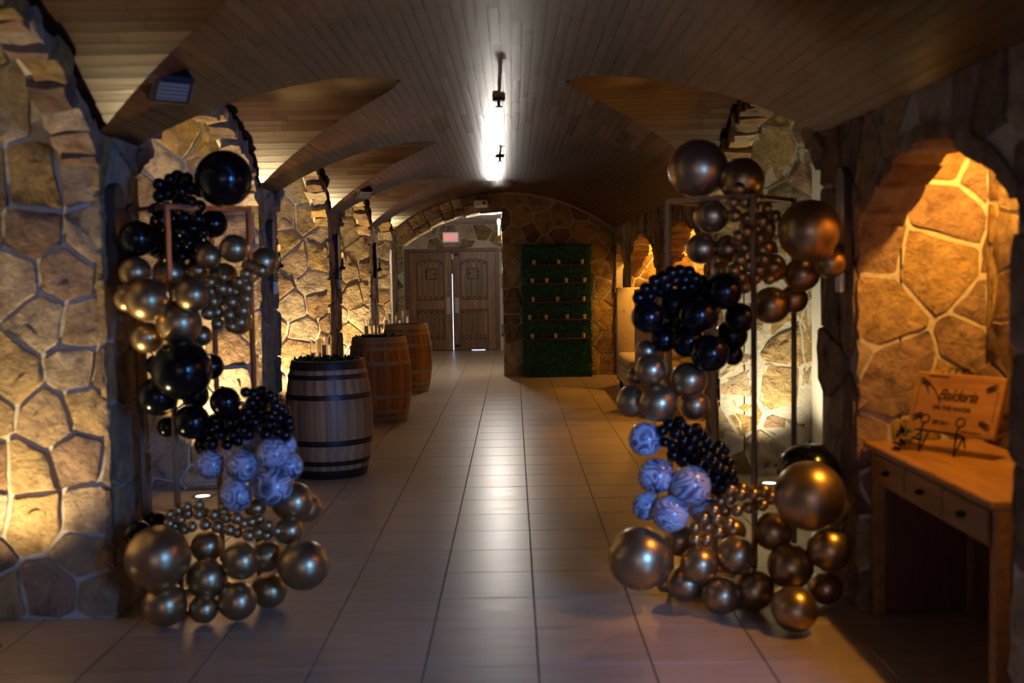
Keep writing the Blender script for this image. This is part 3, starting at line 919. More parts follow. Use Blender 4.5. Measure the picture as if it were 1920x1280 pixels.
# lobby candle sconce
p = at_y(936, 452, 17.05)
sc = thing('candle_sconce', 'wrought iron scroll sconce with a bright candle bulb on the cross wall end', 'wall lamp', (-.15, 16.85, p.z))
sx = p.x + .15
MB().lathe([(.035, -.006), (.035, .008)], 12).build('wall_plate', M['iron'], sc, (-.006, 0, -.02)).rotation_euler = (0, math.pi / 2, 0)
pts = []
for i in range(25):
    t = i / 24
    pts.append((sx + .04 * math.sin(t * 2 * math.pi) * (1.15 - .3 * t), .2, -.16 + .26 * t))
MB().tube(pts, .008, 6).tube([(0, 0, -.02), (sx * .7, .1, -.03), (sx, .2, -.02)], .008, 6).build('scroll_arm', M['iron'], sc)
MB().lathe([(.016, .09), (.016, .24), (.010, .245)], 12).build('candle_sleeve', M['white'], sc, (sx, .2, 0))
MB().sphere((sx, .2, .30), .026, 10, 8, (1, 1, 2.0)).build('bulb', M['bulb_w'], sc, smooth=True)
lamp('sconce_light', 'POINT', (p.x - .06, 17.08, p.z + .36), P_SCONCE, (1, .92, .82), .03)

# emergency light on arch
p = at_y(902, 381, Y_END - .12)
em = thing('emergency_light', 'small white emergency light with one round lamp on the arch', 'emergency light', (p.x, Y_END - .02, p.z))
MB().bbox((-.105, -.09, -.06), (.105, 0, .06), .02).build('housing', M['white'], em)
MB().lathe([(.045, 0), (.048, .02), (.03, .03)], 14).build('lamp_head', M['white'], em, (.045, -.09, 0)).rotation_euler = (math.pi / 2, 0, 0)
MB().lathe([(.022, 0), (.02, .006)], 12).build('lens', M['blackbox'], em, (.045, -.119, 0)).rotation_euler = (math.pi / 2, 0, 0)
MB().bbox((-.10, -.06, .075), (.09, 0, .15), .008).build('battery_box', M['door_dark'], em)

# sprinkler heads on the crown
for (px, py) in ((935, 186), (937, 293)):
    d = ray(px, py); k = 5.0
    for _ in range(60):
        q = CAM + d * k
        k += (zmain(q.x) - q.z) / d.z * .9 if d.z > .001 else 0
    q = CAM + d * k
    s_ = thing('sprinkler_head', 'dark sprinkler head on the crown of the wooden vault', 'sprinkler', (q.x, q.y, zmain(q.x)), group='sprinkler heads along the crown of the vault')
    MB().lathe([(.045, -.012), (.045, .004)], 14).build('escutcheon', M['iron'], s_)
    MB().lathe([(.010, -.05), (.012, -.012)], 8).build('stem', M['iron'], s_)
    MB().lathe([(.028, -.056), (.028, -.050)], 12).build('deflector', M['iron'], s_)

# floodlights on the vault feet
def flood(px, py, label, sz, py2):
    d = ray(px, py); k = 2.0
    while k < 20:
        q = CAM + d * k
        if q.z > zmain(q.x) - .04: break
        k += .01
    o = thing('floodlight', label, 'floodlight', q)
    n = Vector((-(q.x - XC), 0, -q.z)).normalized()
    aim = (n * .5 + Vector((.35, -.75, -.35))).normalized()
    o.rotation_mode = 'QUATERNION'; o.rotation_quaternion = aim.to_track_quat('-Y', 'Z')
    s = sz
    MB().bbox((-s, -.03, -s * .75), (s, .05, s * .75), .012).build('housing', M['blackbox'], o)
    MB().bbox((-s * .72, -.036, -s * .45), (s * .72, -.028, s * .5), .003).build('lens', M['lens_off'], o)
    mbv = MB()
    for i in range(5): mbv.box((-s * .7, -.040, -s * .4 + i * s * .2), (s * .7, -.036, -s * .4 + i * s * .2 + .006))
    mbv.build('louvre', M['lens_off'], o)
    MB().tube([(-s - .01, .0, 0), (-s - .01, .09, 0), (s + .01, .09, 0), (s + .01, 0, 0)], .008, 6).build('yoke', M['blackbox'], o)
    return o
flood(320, 165, 'unlit black floodlight on the vault foot above the pier with blue light', .095, 0)
flood(682, 362, 'small black floodlight on the vault foot above the second wine barrel', .085, 0)

# ------------------------------------------------------------------ uplights let into the floor
def uplight(x, y, label, power, aim=(0, .26, 2.0), color=WARM, spot=74, name='uplight_lamp'):
    o = thing('floor_uplight', label, 'floor light', (x, y, 0), group='recessed floor uplights')
    MB().lathe([(.052, .0005), (.052, .005), (.078, .004), (.080, .0005)], 24, cap0=False, cap1=False).build('trim_ring', M['steel'], o)
    MB().lathe([(.051, .001), (.051, .004), (.03, .006)], 20).build('lens', M['uplens'], o)
    lamp(name, 'SPOT', (x, y, .03), power, color, .04, aim, spot, 1.0)
uplight(-2.32, 4.55, 'lit floor uplight in the alcove before the stone pier', P_UP * .38, spot=100, name='uplight_lamp_offscreen')
uplight(-2.28, 7.72, 'lit floor uplight beside the stand with dark balloons on the barrel side', P_UP * 1.3)
uplight(-2.28, 10.7, 'lit floor uplight in the alcove behind the second wine barrel', P_UP * 1.25)
uplight(-2.28, 13.85, 'lit floor uplight in the alcove behind the third wine barrel', P_UP * 1.15)
uplight(-2.2, 16.15, 'lit floor uplight in the alcove beside the arch to the doors', P_UP * .6)
uplight(1.86, 7.84, 'lit floor uplight in the pale alcove behind the gold balloons', P_UP * .34, color=(1, .86, .55), spot=100)

# niche lamps
lamp('desk_niche_lamp', 'POINT', (1.97, 4.28, 2.3), P_NICHE, AMBER, .035)
for (a, b_, zo, zp) in NICHES[1:]:
    lamp('niche_lamp', 'POINT', (1.97, b_ - .62 if b_ < 16 else b_ - .5, 2.26), P_FARN * (1 if b_ < 16 else .6), AMBER, .04)
def downlight(x, y, z, label):
    o = thing('niche_downlight', label, 'downlight', (x, y, z), group='amber downlights in the niche tops')
    MB().lathe([(.03, .0), (.05, .0), (.05, .03), (.03, .03)], 16, cap0=False, cap1=False).build('trim_ring', M['steel'], o)
    MB().lathe([(.03, .012), (.03, .028)], 14).build('lens', M['bulb'], o)
downlight(1.97, 4.28, 2.392, 'amber downlight in the top of the desk niche')
for (a, b_, zo, zp) in NICHES[1:]:
    downlight(1.97, b_ - .62 if b_ < 16 else b_ - .5, 2.332, 'amber downlight hidden in the top of a wall niche')

# ------------------------------------------------------------------ niche sconces on the piers
def sconce(loc, rz, label, power, lit=True):
    # local +x points out of the wall
    o = thing('wall_sconce', label, 'wall lamp', loc, rz)
    pts = [(-.065, 0), (.065, 0), (.065, .40)]
    for i in range(9):
        t = math.pi * i / 8; pts.append((.065 * math.cos(t), .40 + .075 * math.sin(t)))
    pts.append((-.065, .40))
    mb = MB(); n = len(pts)
    vs = [(-.03, p[0], p[1]) for p in pts] + [(.012, p[0], p[1]) for p in pts]
    mb.add(vs, [tuple(range(n - 1, -1, -1)), tuple(range(n, 2 * n))] + [(i, (i + 1) % n, n + (i + 1) % n, n + i) for i in range(n)])
    mb.build('back_board', M['niche_wood'], o)
    MB().lathe([(.028, .10), (.034, .12), (.012, .14), (.010, .22)], 12, (.045, 0, 0)).build('candle_cup', M['iron'], o)
    MB().tube([(.0, 0, .10), (.03, 0, .085), (.045, 0, .11)], .007, 6).build('bracket', M['iron'], o)
    MB().sphere((.045, 0, .255), .012, 10, 8, (1, 1, 2.2)).build('bulb', M['bulb'] if lit else M['white'], o, smooth=True)
    MB().bbox((.0, -.035, -.10), (.022, .035, -.005), .004).build('switch_plate', M['white'], o)
    c = Vector(loc) + Matrix.Rotation(rz, 3, 'Z') @ Vector((.10, 0, .27))
    if lit: lamp('sconce_bulb', 'POINT', c, power, (1, .5, .12), .02)
for k, (y0, y1) in enumerate(PIERS):
    sconce((XL + .02, (y0 + y1) / 2 - (.14 if k == 0 else 0), 1.55), 0,
           ['small arched wall sconce with flame bulb on the blue-lit pier', 'small arched wall sconce behind the first wine barrel',
            'small arched wall sconce behind the second wine barrel', 'small arched wall sconce behind the third wine barrel'][k], .12, lit=(k < 3))
sconce((XR - .02, 4.98, 1.56), math.pi, 'small arched wall sconce beside the desk niche', .12)

# ------------------------------------------------------------------ wine barrels
H_B = .92
def brad(z):
    t = (z / H_B - .5) * 2
    return .345 - .062 * t * t
def make_barrel(loc, rz, hoopm, label, nst=26, bung=None):
    b = thing('wine_barrel', label, 'barrel', loc, rz, group='wine barrels in front of the piers')
    zs = [H_B * i / 10 for i in range(11)]
    da = math.pi / nst
    vs = []
    for z in zs:
        r = brad(z)
        for a, rr in ((-da + .004, r), (0, r * 1.004), (da - .004, r), (da - .004, r - .024), (-da + .004, r - .024)):
            vs.append((rr * math.cos(a), rr * math.sin(a), z))
    fs = [(0, 1, 2, 3, 4)[::-1], tuple(50 + i for i in range(5))]
    for k in range(10):
        for i in range(5):
            j = (i + 1) % 5
            fs.append((k * 5 + i, k * 5 + j, k * 5 + 5 + j, k * 5 + 5 + i))
    mb = MB().add(vs, fs); me = mb.mesh('stave'); me.materials.append(M['barrel'])
    for i in range(nst):
        s = link('stave', me, b); s.rotation_euler = (0, 0, 2 * math.pi * i / nst)
    for (f0, f1) in ((0.0, .075), (.115, .158), (.285, .335), (.675, .722), (.845, .888), (.925, 1.0)):
        z0, z1 = f0 * H_B, f1 * H_B; zm = (z0 + z1) / 2
        h = MB().lathe([(brad(z0) - .004, z0), (brad(z0) + .0045, z0 + .001), (brad(zm) + .0055, zm), (brad(z1) + .0045, z1 - .001), (brad(z1) - .004, z1)], 48, cap0=False, cap1=False).build('hoop', hoopm, b)
        autosmooth(h, 50)
        a = U(0, 6.28) if True else 0
        MB().sphere(((brad(zm) + .006) * math.cos(a), (brad(zm) + .006) * math.sin(a), zm), .008, 8, 5).build('rivet', hoopm, h)
    MB().lathe([(brad(.9) - .02, H_B - .05), (brad(.9) - .02, H_B - .03)], 32).build('head', M['barrel'], b)
    if bung is not None:
        r = brad(.52) + .001
        c = MB().lathe([(.026, 0), (.026, .006), (.018, .008)], 14).build('bung_hole', M['blackbox'], b, (r * math.cos(bung), r * math.sin(bung), .52))
        c.rotation_euler = (0, math.pi / 2, bung)
    return b
BP = [(-1.49, 8.56), (-1.475, 11.72), (-1.47, 14.68)]
make_barrel((*BP[0], 0), .1, M['hoop_dark'], 'wine barrel with dark bronze hoops and two glass vases in leaves')
make_barrel((*BP[1], 0), .5, M['hoop_grey'], 'wine barrel with grey hoops and a dark bung hole, leaves on top', bung=-2.0 - .5 + .15)
make_barrel((*BP[2], 0), .9, M['hoop_grey'], 'wine barrel with grey hoops nearest the double doors, three glass vases on top')
ZT = H_B - .03
def vase(x, y, r, h, fill, label):
    o = thing('glass_vase', label, 'vase', (x, y, ZT))
    t = .003
    g_ = MB().lathe([(r, 0), (r, h), (r - t, h), (r - t, .012), (.001, .012)], 28, cap1=True).build('vase_glass', M['glass'], o); autosmooth(g_, 40)
    w_ = MB().lathe([(r - t - .0006, .0125), (r - t - .0006, h * fill)], 28).build('water', M['water'], o); autosmooth(w_, 40)
    return o
def vase_px(px, Y, r, h, fill, label):
    q = at_y(px, 660, Y); return vase(q.x, Y, r, h, fill, label)
vase_px(592, 8.52, .042, .19, .45, 'shorter-filled glass cylinder vase on the barrel with dark hoops')
vase_px(614, 8.60, .045, .205, .70, 'fuller glass cylinder vase on the barrel with dark hoops')
vase_px(692, 11.70, .046, .215, .68, 'tall glass cylinder vase on the barrel with bung hole')
vase_px(707, 11.66, .046, .150, .40, 'short glass cylinder vase on the barrel with bung hole')
vase_px(748, 14.62, .045, .15, .55, 'short glass vase on the barrel nearest the doors')
vase_px(762, 14.70, .046, .215, .6, 'tall glass vase on the barrel nearest the doors')
vase_px(729, 14.72, .040, .17, .5, 'slim glass vase at the rim of the barrel nearest the doors')
def garland(c, label, seed, n, r0, r1, h):
    rnd = random.Random(seed); mb = MB()
    for i in range(n):
        a = rnd.uniform(0, 6.28); r = rnd.uniform(r0, r1)
        p = Vector((r * math.cos(a), r * math.sin(a), rnd.uniform(.008, h)))
        d = Vector((rnd.uniform(-1, 1), rnd.uniform(-1, 1), rnd.uniform(-.3, .8))).normalized()
        s = d.cross(Vector((rnd.uniform(-1, 1), rnd.uniform(-1, 1), 1))).normalized(); L = rnd.uniform(.035, .06); W = L * .33
        nn = d.cross(s).normalized() * L * .12
        mb.add([p, p + d * L * .45 + s * W + nn, p + d * L, p + d * L * .45 - s * W + nn], [(0, 1, 2, 3)])
    o = mb.build('leaf_garland', M['leaf'], None, (c[0], c[1], ZT))
    return tag(o, label, 'garland', kind='stuff')
garland(BP[0], 'dark green leaf garland around the vases on the barrel with dark hoops', 31, 300, .03, .25, .035)
garland(BP[1], 'dark green leaf garland around the vases on the barrel with bung hole', 32, 280, .03, .25, .030)

# ------------------------------------------------------------------ hedge wall with shelves
hx0, hx1, hy0, hy1, hz1 = .135, 1.20, Y_END - .26, Y_END - .045, 2.0
hw = thing('hedge_wall', 'tall artificial boxwood hedge panel with five thin shelves', 'hedge wall', ((hx0 + hx1) / 2, (hy0 + hy1) / 2, 0))
W2, D2 = (hx1 - hx0) / 2, (hy1 - hy0) / 2
MB().box((-W2 + .03, -D2 + .03, 0), (W2 - .03, D2, hz1 - .02)).build('backing', M['leafbox'], hw)
rnd = random.Random(41); mb = MB()
for i in range(9000):
    f = rnd.random()
    if f < .82: p = Vector((rnd.uniform(-W2, W2), -D2 + .03 + rnd.uniform(-.03, .012), rnd.uniform(.005, hz1))); nrm = Vector((0, -1, 0))
    elif f < .95: p = Vector((-W2 + .03 + rnd.uniform(-.03, .01), rnd.uniform(-D2, D2), rnd.uniform(.005, hz1))); nrm = Vector((-1, 0, 0))
    else: p = Vector((rnd.uniform(-W2, W2), rnd.uniform(-D2, D2), hz1 - .02 + rnd.uniform(-.01, .02))); nrm = Vector((0, 0, 1))
    d = (nrm * rnd.uniform(.2, 1) + Vector((rnd.uniform(-1, 1), rnd.uniform(-1, 1), rnd.uniform(-1, 1)))).normalized()
    s = d.cross(Vector((rnd.uniform(-1, 1), rnd.uniform(-1, 1), rnd.uniform(-1, 1)))).normalized(); L = rnd.uniform(.018, .03)
    p.z = max(p.z, .02)
    mb.add([p - d * L * .2, p + d * L * .4 + s * L * .38, p + d * L, p + d * L * .4 - s * L * .38], [(0, 1, 2, 3)])
tag(mb.build('leaves', M['leafbox'], hw), kind='stuff')
shz = [1.709, 1.434, 1.155, .884, .600]
rows = [(963, 1112, 1253), (955, 1040, 1158, 1267), (960, 1105, 1262), (938, 1038, 1164, 1266), (955, 1094, 1262)]
cup_me = MB().lathe([(.022, 0), (.030, .07), (.027, .07), (.024, .045), (.001, .040)], 12, cap1=True).mesh('cup'); cup_me.materials.append(M['cup'])
sub = ['top', 'second', 'middle', 'fourth', 'lowest']
for k, z in enumerate(shz):
    MB().bbox((-W2 + .04, -D2 - .075, z - .022), (W2 - .06, -D2 + .03, z - .002), .003).build('shelf', M['shelf'], hw)
    for cx in rows[k]:
        px = 700 + .3125 * cx
        q = at_y(px, 513 + (CAM_H - z) * F_PX / 16.15, Y_END - .29)
        c = link('votive_cup', cup_me, None, (q.x, Y_END - .295, z - .003)); autosmooth(c, 40)
        tag(c, 'small cream votive cup on the %s shelf of the hedge wall' % sub[k], 'cup', 'votive cups on the hedge wall shelves')

# ------------------------------------------------------------------ wing settee
st = thing('wing_settee', 'tall cream vinyl wing settee with buttoned ends in a niche', 'settee', (1.36, 13.49, 0))
def cush(lo, hi, name, mat, b=.03):
    return autosmooth(MB().bbox(lo, hi, b).build(name, mat, st), 60)
ye = .77
cush((.02, -ye + .05, .14), (.60, ye - .05, .40), 'seat_base', M['vinyl'], .02)
cush((.0, -ye + .06, .40), (.58, ye - .06, .52), 'seat_cushion', M['vinyl'], .035)
MB().tube([(.012, -ye + .08, .405), (.012, ye - .08, .405)], .008, 6).build('piping', M['vinyl_d'], st)
cush((.58, -ye, .14), (.70, ye, 1.37), 'backrest', M['vinyl'], .03)
for s in (-1, 1):
    y0, y1 = (ye - .07, ye) if s > 0 else (-ye, -ye + .07)
    wg = cush((.0 if s > 0 else .08, y0, .14), (.60, y1, 1.37), 'wing', M['vinyl'], .02)
    MB().tube([(.002 if s > 0 else .08, (y0 + y1) / 2, .16), (.002 if s > 0 else .08, (y0 + y1) / 2, 1.36), (.60, (y0 + y1) / 2, 1.372)], .010, 6).build('piping', M['vinyl_d'], wg)
    for z in (.72, 1.06):
        for x in (.10, .34):
            MB().sphere((x, (y0 if s > 0 else y1), z), .016, 10, 6, (1, .5, 1)).build('button', M['vinyl_d'], wg)
for x in (.05, .64):
    for y in (-ye + .06, ye - .06):
        MB().lathe([(.018, 0), (.028, .15)], 8).build('leg', M['leg'], st, (x, y, 0))

# ------------------------------------------------------------------ desk in the niche
dk = thing('writing_desk', 'orange-brown wooden console desk with three drawers in the arched niche', 'desk', (1.58, 4.205, 0))
dl, dd, dh = .635, .52, .785
MB().bbox((.0, -dl - .02, dh - .03), (dd, dl + .02, dh), .006).build('desk_top', M['desk'], dk)
MB().bbox((.03, -dl + .03, dh - .175), (dd - .01, dl - .03, dh - .03), .004).build('body', M['desk'], dk)
for k in range(3):
    y0 = -dl + .05 + k * (2 * dl - .10) / 3; y1 = y0 + (2 * dl - .10) / 3 - .012
    d_ = MB().bbox((.018, y0, dh - .16), (.032, y1, dh - .045), .004).build('drawer', M['desk'], dk)
    MB().sphere((.006, (y0 + y1) / 2, dh - .10), .022, 10, 6, (.8, 1, .55)).build('cup_pull', M['iron'], d_)
for x in (.03, dd - .07):
    for y in (-dl, dl - .05):
        MB().bbox((x, y, 0), (x + .05, y + .05, dh - .03), .004).build('leg', M['desk'], dk)

MB().bbox((.06, dl - .045, .02), (dd - .05, dl - .02, dh - .17), .003).build('side_panel', M['door_dark'], dk)
MB().bbox((dd - .04, -dl + .05, .02), (dd - .015, dl - .05, dh - .17), .003).build('back_panel', M['door_dark'], dk)
# sign and easel on the desk
A_ = Vector((1.70, 4.66, dh)); B_ = Vector((1.975, 4.22, dh))   # foot line of the board
ux = (B_ - A_).normalized(); sw = .42; sh = .26
nrm = Vector((ux.y, -ux.x, 0)); nrm = -nrm if nrm.y > 0 else nrm
tilt = (Vector((0, 0, 1)) * .94 - nrm * .34).normalized(); fn = ux.cross(tilt).normalized()
if fn.y > 0: fn = -fn
def frame_mat(o): return Matrix(((ux.x, -fn.x, tilt.x, o.x), (ux.y, -fn.y, tilt.y, o.y), (ux.z, -fn.z, tilt.z, o.z), (0, 0, 0, 1)))
so = A_ + Vector((0, 0, .085))
sg = thing('wooden_sign', 'engraved cedar sign reading Balderia leaning on a small iron easel', 'sign', (0, 0, 0))
sg.matrix_world = frame_mat(so)
MB().bbox((0, 0, 0), (sw, .02, sh), .003).build('board', M['sign'], sg)
def sgtext(t, size, x, z, sheer=0, sp=1.0, off=.0):
    o = link('lettering', text_mesh(t, size, sheer, sp, offset=off), sg, (x, -.0012, z), M['burn']); o.rotation_euler = (math.pi / 2, 0, 0); return o
sgtext('Balderia', .070, .215, .165, .38, .86)
sgtext('ON THE WATER', .024, .20, .108, 0, 1.05, .0006)
sgtext('EST 2011', .020, .165, .045, 0, 1.05, .0005)
def engrave(paths, r):
    mb = MB()
    for p in paths: mb.tube(p, r, 5)
    return mb.build('scroll_engraving', M['burn'], sg)
engrave([[(.075 + .035 * t - .03 * math.sin(t * 5), -.001, .165 + .05 * math.sin(t * 4.2)) for t in [i / 12 for i in range(13)]]], .0022)
for (cx, cz, sx, sz) in ((.035, .225, 1, -1), (.035, .055, 1, 1), (sw - .04, .045, -1, 1), (sw - .04, .22, -1, -1)):
    pts = []
    for q in range(3):
        pts += [(cx + sx * (.012 * q + (.016 - .0012 * i) * math.cos(i * .75)), -.001, cz + sz * (.006 * q + (.016 - .0012 * i) * math.sin(i * .75))) for i in range(11)]
    engrave([pts], .0024)
for p in ([(.022, -.001, .075), (.022, -.001, .205)], [(.06, -.001, .245), (.16, -.001, .245)], [(sw - .022, -.001, .07), (sw - .022, -.001, .20)], [(.27, -.001, .018), (sw - .06, -.001, .018)]):
    engrave([p], .0015)
ea = thing('sign_easel', 'small black wrought iron easel holding the cedar sign on the desk', 'easel', (so.x, so.y, dh))
mw = frame_mat(so); off = Vector((so.x, so.y, dh))
def L2(x, y, z): return mw @ Vector((x, y, z)) - off
em_ = MB()
for x in (.10, .27):
    foot = L2(x, -.045, 0); foot.z = .004
    em_.tube([foot, L2(x, -.028, .0), L2(x, -.022, .03)], .004, 6)
    em_.tube([foot, L2(x, .03, .02), L2(x, .024, sh + .01)], .004, 6)
    em_.tube([L2(x + .03 * math.sin(i * .7) * (1 - i / 14), -.024, .03 + .028 * (1 - math.cos(i * .7)) * (1 - i / 14)) for i in range(10)], .0035, 6)
bk = L2(.185, .16, 0); bk.z = .004
em_.tube([bk, L2(.185, .024, sh)], .004, 6).tube([L2(.08, -.028, -.002), L2(.29, -.028, -.002)], .004, 6).tube([L2(.10, .024, .1), L2(.27, .024, .1)], .0035, 6)
em_.build('wire_frame', M['iron'], ea)
em2 = MB()
for q in range(3):
    em2.tube([L2(.15 + .035 * q + .018 * math.cos(i * .62), .022, sh + .012 + .018 * math.sin(i * .62)) for i in range(9)], .003, 6)
em2.build('scroll_top', M['iron'], ea)
rb = MB(); rr = random.Random(5)
c0 = L2(.02, -.03, 0) + off
for i in range(22):
    p = Vector((rr.uniform(-.06, .05), rr.uniform(-.035, .035), rr.uniform(.0, .075)))
    d = Vector((rr.uniform(-1, 1), rr.uniform(-1, 1), rr.uniform(-.4, 1))).normalized(); s = d.cross(Vector((.3, .2, 1))).normalized()
    L = rr.uniform(.03, .06)
    p.z = max(p.z, .01)
    a = [p, p + d * L * .5 + s * L * .35, p + d * L, p + d * L * .5 - s * L * .35]
    for v in a: v.z = max(v.z, .002)
    rb.add(a + [v + Vector((.002, .002, .003)) for v in a], [(3, 2, 1, 0), (4, 5, 6, 7), (0, 1, 5, 4), (1, 2, 6, 5), (2, 3, 7, 6), (3, 0, 4, 7)])
tag(rb.build('ribbon_bow', M['ribbon'], None, (c0.x, c0.y, dh)), 'dark crumpled ribbon bow at the foot of the cedar sign', 'ribbon')

# ------------------------------------------------------------------ balloon stands
def stand(P4, H, label):
    c = sum((Vector((*p, 0)) for p in P4), Vector()) / 4
    o = thing('balloon_stand', label, 'stand', c)
    q = [Vector((p[0] - c.x, p[1] - c.y, 0)) for p in P4]
    e = (q[1] - q[0]).normalized(); a = math.atan2(e.y, e.x); t = .0105
    def bar(p0, p1, name):
        d = p1 - p0; L = d.length; R = d.to_track_quat('X', 'Z').to_matrix().to_4x4(); R.translation = p0
        if abs(d.z) > .5 * L: R = Matrix.Translation(p0) @ Matrix.Rotation(a, 4, 'Z') @ Matrix(((0, 0, -1, 0), (0, 1, 0, 0), (1, 0, 0, 0), (0, 0, 0, 1)))
        MB().box((-t, -t, -t), (L + t, t, t), R).build(name, M['gold_metal'], o)
    for i in range(4):
        bar(q[i] + Vector((0, 0, t)), q[i] + Vector((0, 0, H - t)), 'post')
        bar(q[i] + Vector((0, 0, H - t)), q[(i + 1) % 4] + Vector((0, 0, H - t)), 'top_rail')
        bar(q[i] + Vector((0, 0, t)), q[(i + 1) % 4] + Vector((0, 0, t)), 'base_rail')
    return o
SL = [(-1.815, 5.17), (-1.58, 4.95), (-1.285, 5.27), (-1.53, 5.49)]
SR = [(.747, 5.18), (1.10, 4.93), (1.38, 5.30), (1.03, 5.55)]
stand(SL, 1.917, 'champagne metal frame stand beside the blue-lit pier and wine barrels')
stand(SR, 1.917, 'champagne metal frame stand in front of the desk niche pier')

def balloon_mesh(n, m):
    # unit radius, tied neck pointing to -z
    vs = [(0, 0, -1.17)]; prof = [(.045, -1.17), (.085, -1.15), (.055, -1.10), (.10, -1.045)]
    for i in range(2, m):
        t = math.pi * i / m
        z = -math.cos(t); r = math.sin(t)
        if z < 0: z *= 1.04
        prof.append((r, z))
    mb = MB().lathe(prof, n, cap1=False)
    k = len(mb.v); mb.v.append((0, 0, 1.0)); b0 = (len(prof) - 1) * n
    for i in range(n): mb.f.append((b0 + i, b0 + (i + 1) % n, k))
    return mb.mesh('balloon')
BM = {}
for key in ('gold', 'black', 'marble'):
    for sz, (n, m) in (('big', (32, 22)), ('mini', (18, 13))):
        me = balloon_mesh(n, m); me.materials.append(M[key]); me.polygons.foreach_set('use_smooth', [True] * len(me.polygons)); BM[key, sz] = me

def tr(lst, ox, oy, s): return [(ox + s * a, oy + s * b) for (a, b) in lst]
# (x, y, radius) in photograph pixels, layer 0 front .. 3 back
def garland_balloons(items, core_y, xmin, floor_ids, core_fn):
    n = len(items)
    dirs = np.array([list(ray(i[0], i[1])) for i in items]); dirs /= dirs[:, 1:2]      # per metre of depth
    k = np.array([i[2] / F_PX * 1.0 for i in items])
    lay = np.array([i[3] for i in items], float)
    Y = core_y + lay * .11
    fixed = np.zeros(n, bool)
    for i, it in enumerate(items):
        if it[4] == 'floor':
            q = at_z(it[0], it[1] + it[2], 0.0); Y[i] = q.y + .02; fixed[i] = True
    tgt = Y.copy()
    for itn in range(110):
        P = dirs * Y[:, None]; P[:, 2] += CAM_H
        r = k * Y
        D = P[:, None, :] - P[None, :, :]; dist = np.sqrt((D ** 2).sum(2)) + 1e-6
        pen = .90 * (r[:, None] + r[None, :]) - dist
        np.fill_diagonal(pen, 0); pen = np.clip(pen, 0, .06)
        sgn = np.sign(tgt[:, None] - tgt[None, :] + 1e-3 * (np.arange(n)[:, None] - np.arange(n)[None, :]))
        mv = (pen * sgn * .22).sum(1)
        mv = np.clip(mv, -.03, .03); mv[fixed] = 0
        Y = Y + mv + (tgt - Y) * .012 * (~fixed)
        Y = np.clip(Y, core_y - .34, core_y + .62)
        if xmin is None:
            lim = (XR - .03) / (dirs[:, 0] + k); Y = np.minimum(Y, lim)
        if xmin is not None:
            lim = (xmin) / (dirs[:, 0] - k); Y = np.where(dirs[:, 0] < 0, np.minimum(Y, lim), Y)
    P = dirs * Y[:, None]; P[:, 2] += CAM_H
    r = k * Y
    low = P[:, 2] - r * 1.02
    P[:, 2] = np.where(low < .002, P[:, 2] + (.002 - low), P[:, 2])
    return P, r
def place(items, P, r, core, labels):
    rnd = random.Random(9)
    for it, p, rad in zip(items, P, r):
        x, y, rp, lay, fl, col, cl = it[:7]
        mini = rp < 16
        o = bpy.data.objects.new('mini_balloon' if mini else 'balloon', BM[col, 'mini' if mini else 'big']); COL.objects.link(o)
        o.location = p; o.scale = (rad, rad, rad * rnd.uniform(.99, 1.05))
        tgt_ = Vector((core[0], core[1], p[2] + rnd.uniform(-.1, .1))) - Vector(p)
        q = (-tgt_).to_track_quat('Z', 'Y')
        o.rotation_mode = 'QUATERNION'; o.rotation_quaternion = q
        lab = it[7] if len(it) > 7 else labels[col, 'mini' if mini else 'big', cl]
        if len(it) <= 7 and not mini:
            zs = sorted([pp[2] for jt, pp in zip(items, P) if jt[5] == col and jt[6] == cl and jt[2] >= 16], reverse=True)
            k = zs.index(p[2]) + 1; nn = len(zs)
            wd = ['', 'highest', 'second highest', 'third highest', 'fourth highest', 'fifth highest', 'sixth highest', 'seventh highest']
            lo_ = ['', 'lowest', 'second lowest', 'third lowest', 'fourth lowest', 'fifth lowest', 'sixth lowest', 'seventh lowest', 'eighth lowest', 'ninth lowest']
            lab = (wd[k] if k <= min(7, (nn + 1) // 2) else lo_[nn + 1 - k]) + ' ' + lab
        tag(o, lab, 'balloon', '%s balloons in the %s cluster of the %s stand' % (('mini ' if mini else '') + {'gold': 'gold', 'black': 'black', 'marble': 'marbled'}[col], cl, labels['name']))

L = []
def add(lst, lay, col, cl, fl=''):
    for e in lst:
        L.append((e[0], e[1], e[2], lay, fl, col, cl) + tuple(e[3:]))
# ---- left stand
add([(420, 335, 53, 'largest black balloon crowning the stand by the blue-lit pier')], 1, 'black', 'top')
add([(334, 351, 29), (400, 419, 27), (259, 447, 34), (345, 452, 36), (375, 470, 26)], 3.2, 'black', 'top')
add([(312, 420, 30), (300, 460, 26)], 3.6, 'black', 'top')
rs = random.Random(3)
mn = []
for (cx, cy) in [(300, 345), (318, 335), (335, 328), (352, 332), (297, 368), (318, 362), (340, 358), (362, 352), (376, 360), (292, 392), (312, 388), (334, 384), (356, 380), (376, 384), (302, 414), (324, 410), (346, 406), (368, 408), (316, 436), (338, 432), (360, 430), (380, 438), (330, 458), (352, 456), (374, 460), (344, 480), (364, 482), (310, 480), (328, 484), (290, 470)]:
    mn.append((cx + rs.uniform(-3, 3), cy + rs.uniform(-3, 3), rs.uniform(11, 14)))
add(mn, 1.9, 'black', 'top')
add([(275, 562, 40), (361, 552, 33), (336, 605, 42, 'large gold balloon in front of the upper post of the stand by the blue-lit pier')], .3, 'gold', 'upper')
add([(439, 466, 27), (391, 482, 24), (253, 510, 29), (275, 632, 30)], 1.2, 'gold', 'upper')
add([(320, 513, 33)], 2.6, 'gold', 'upper')
add([(495, 490, 28)], 5.4, 'gold', 'upper')
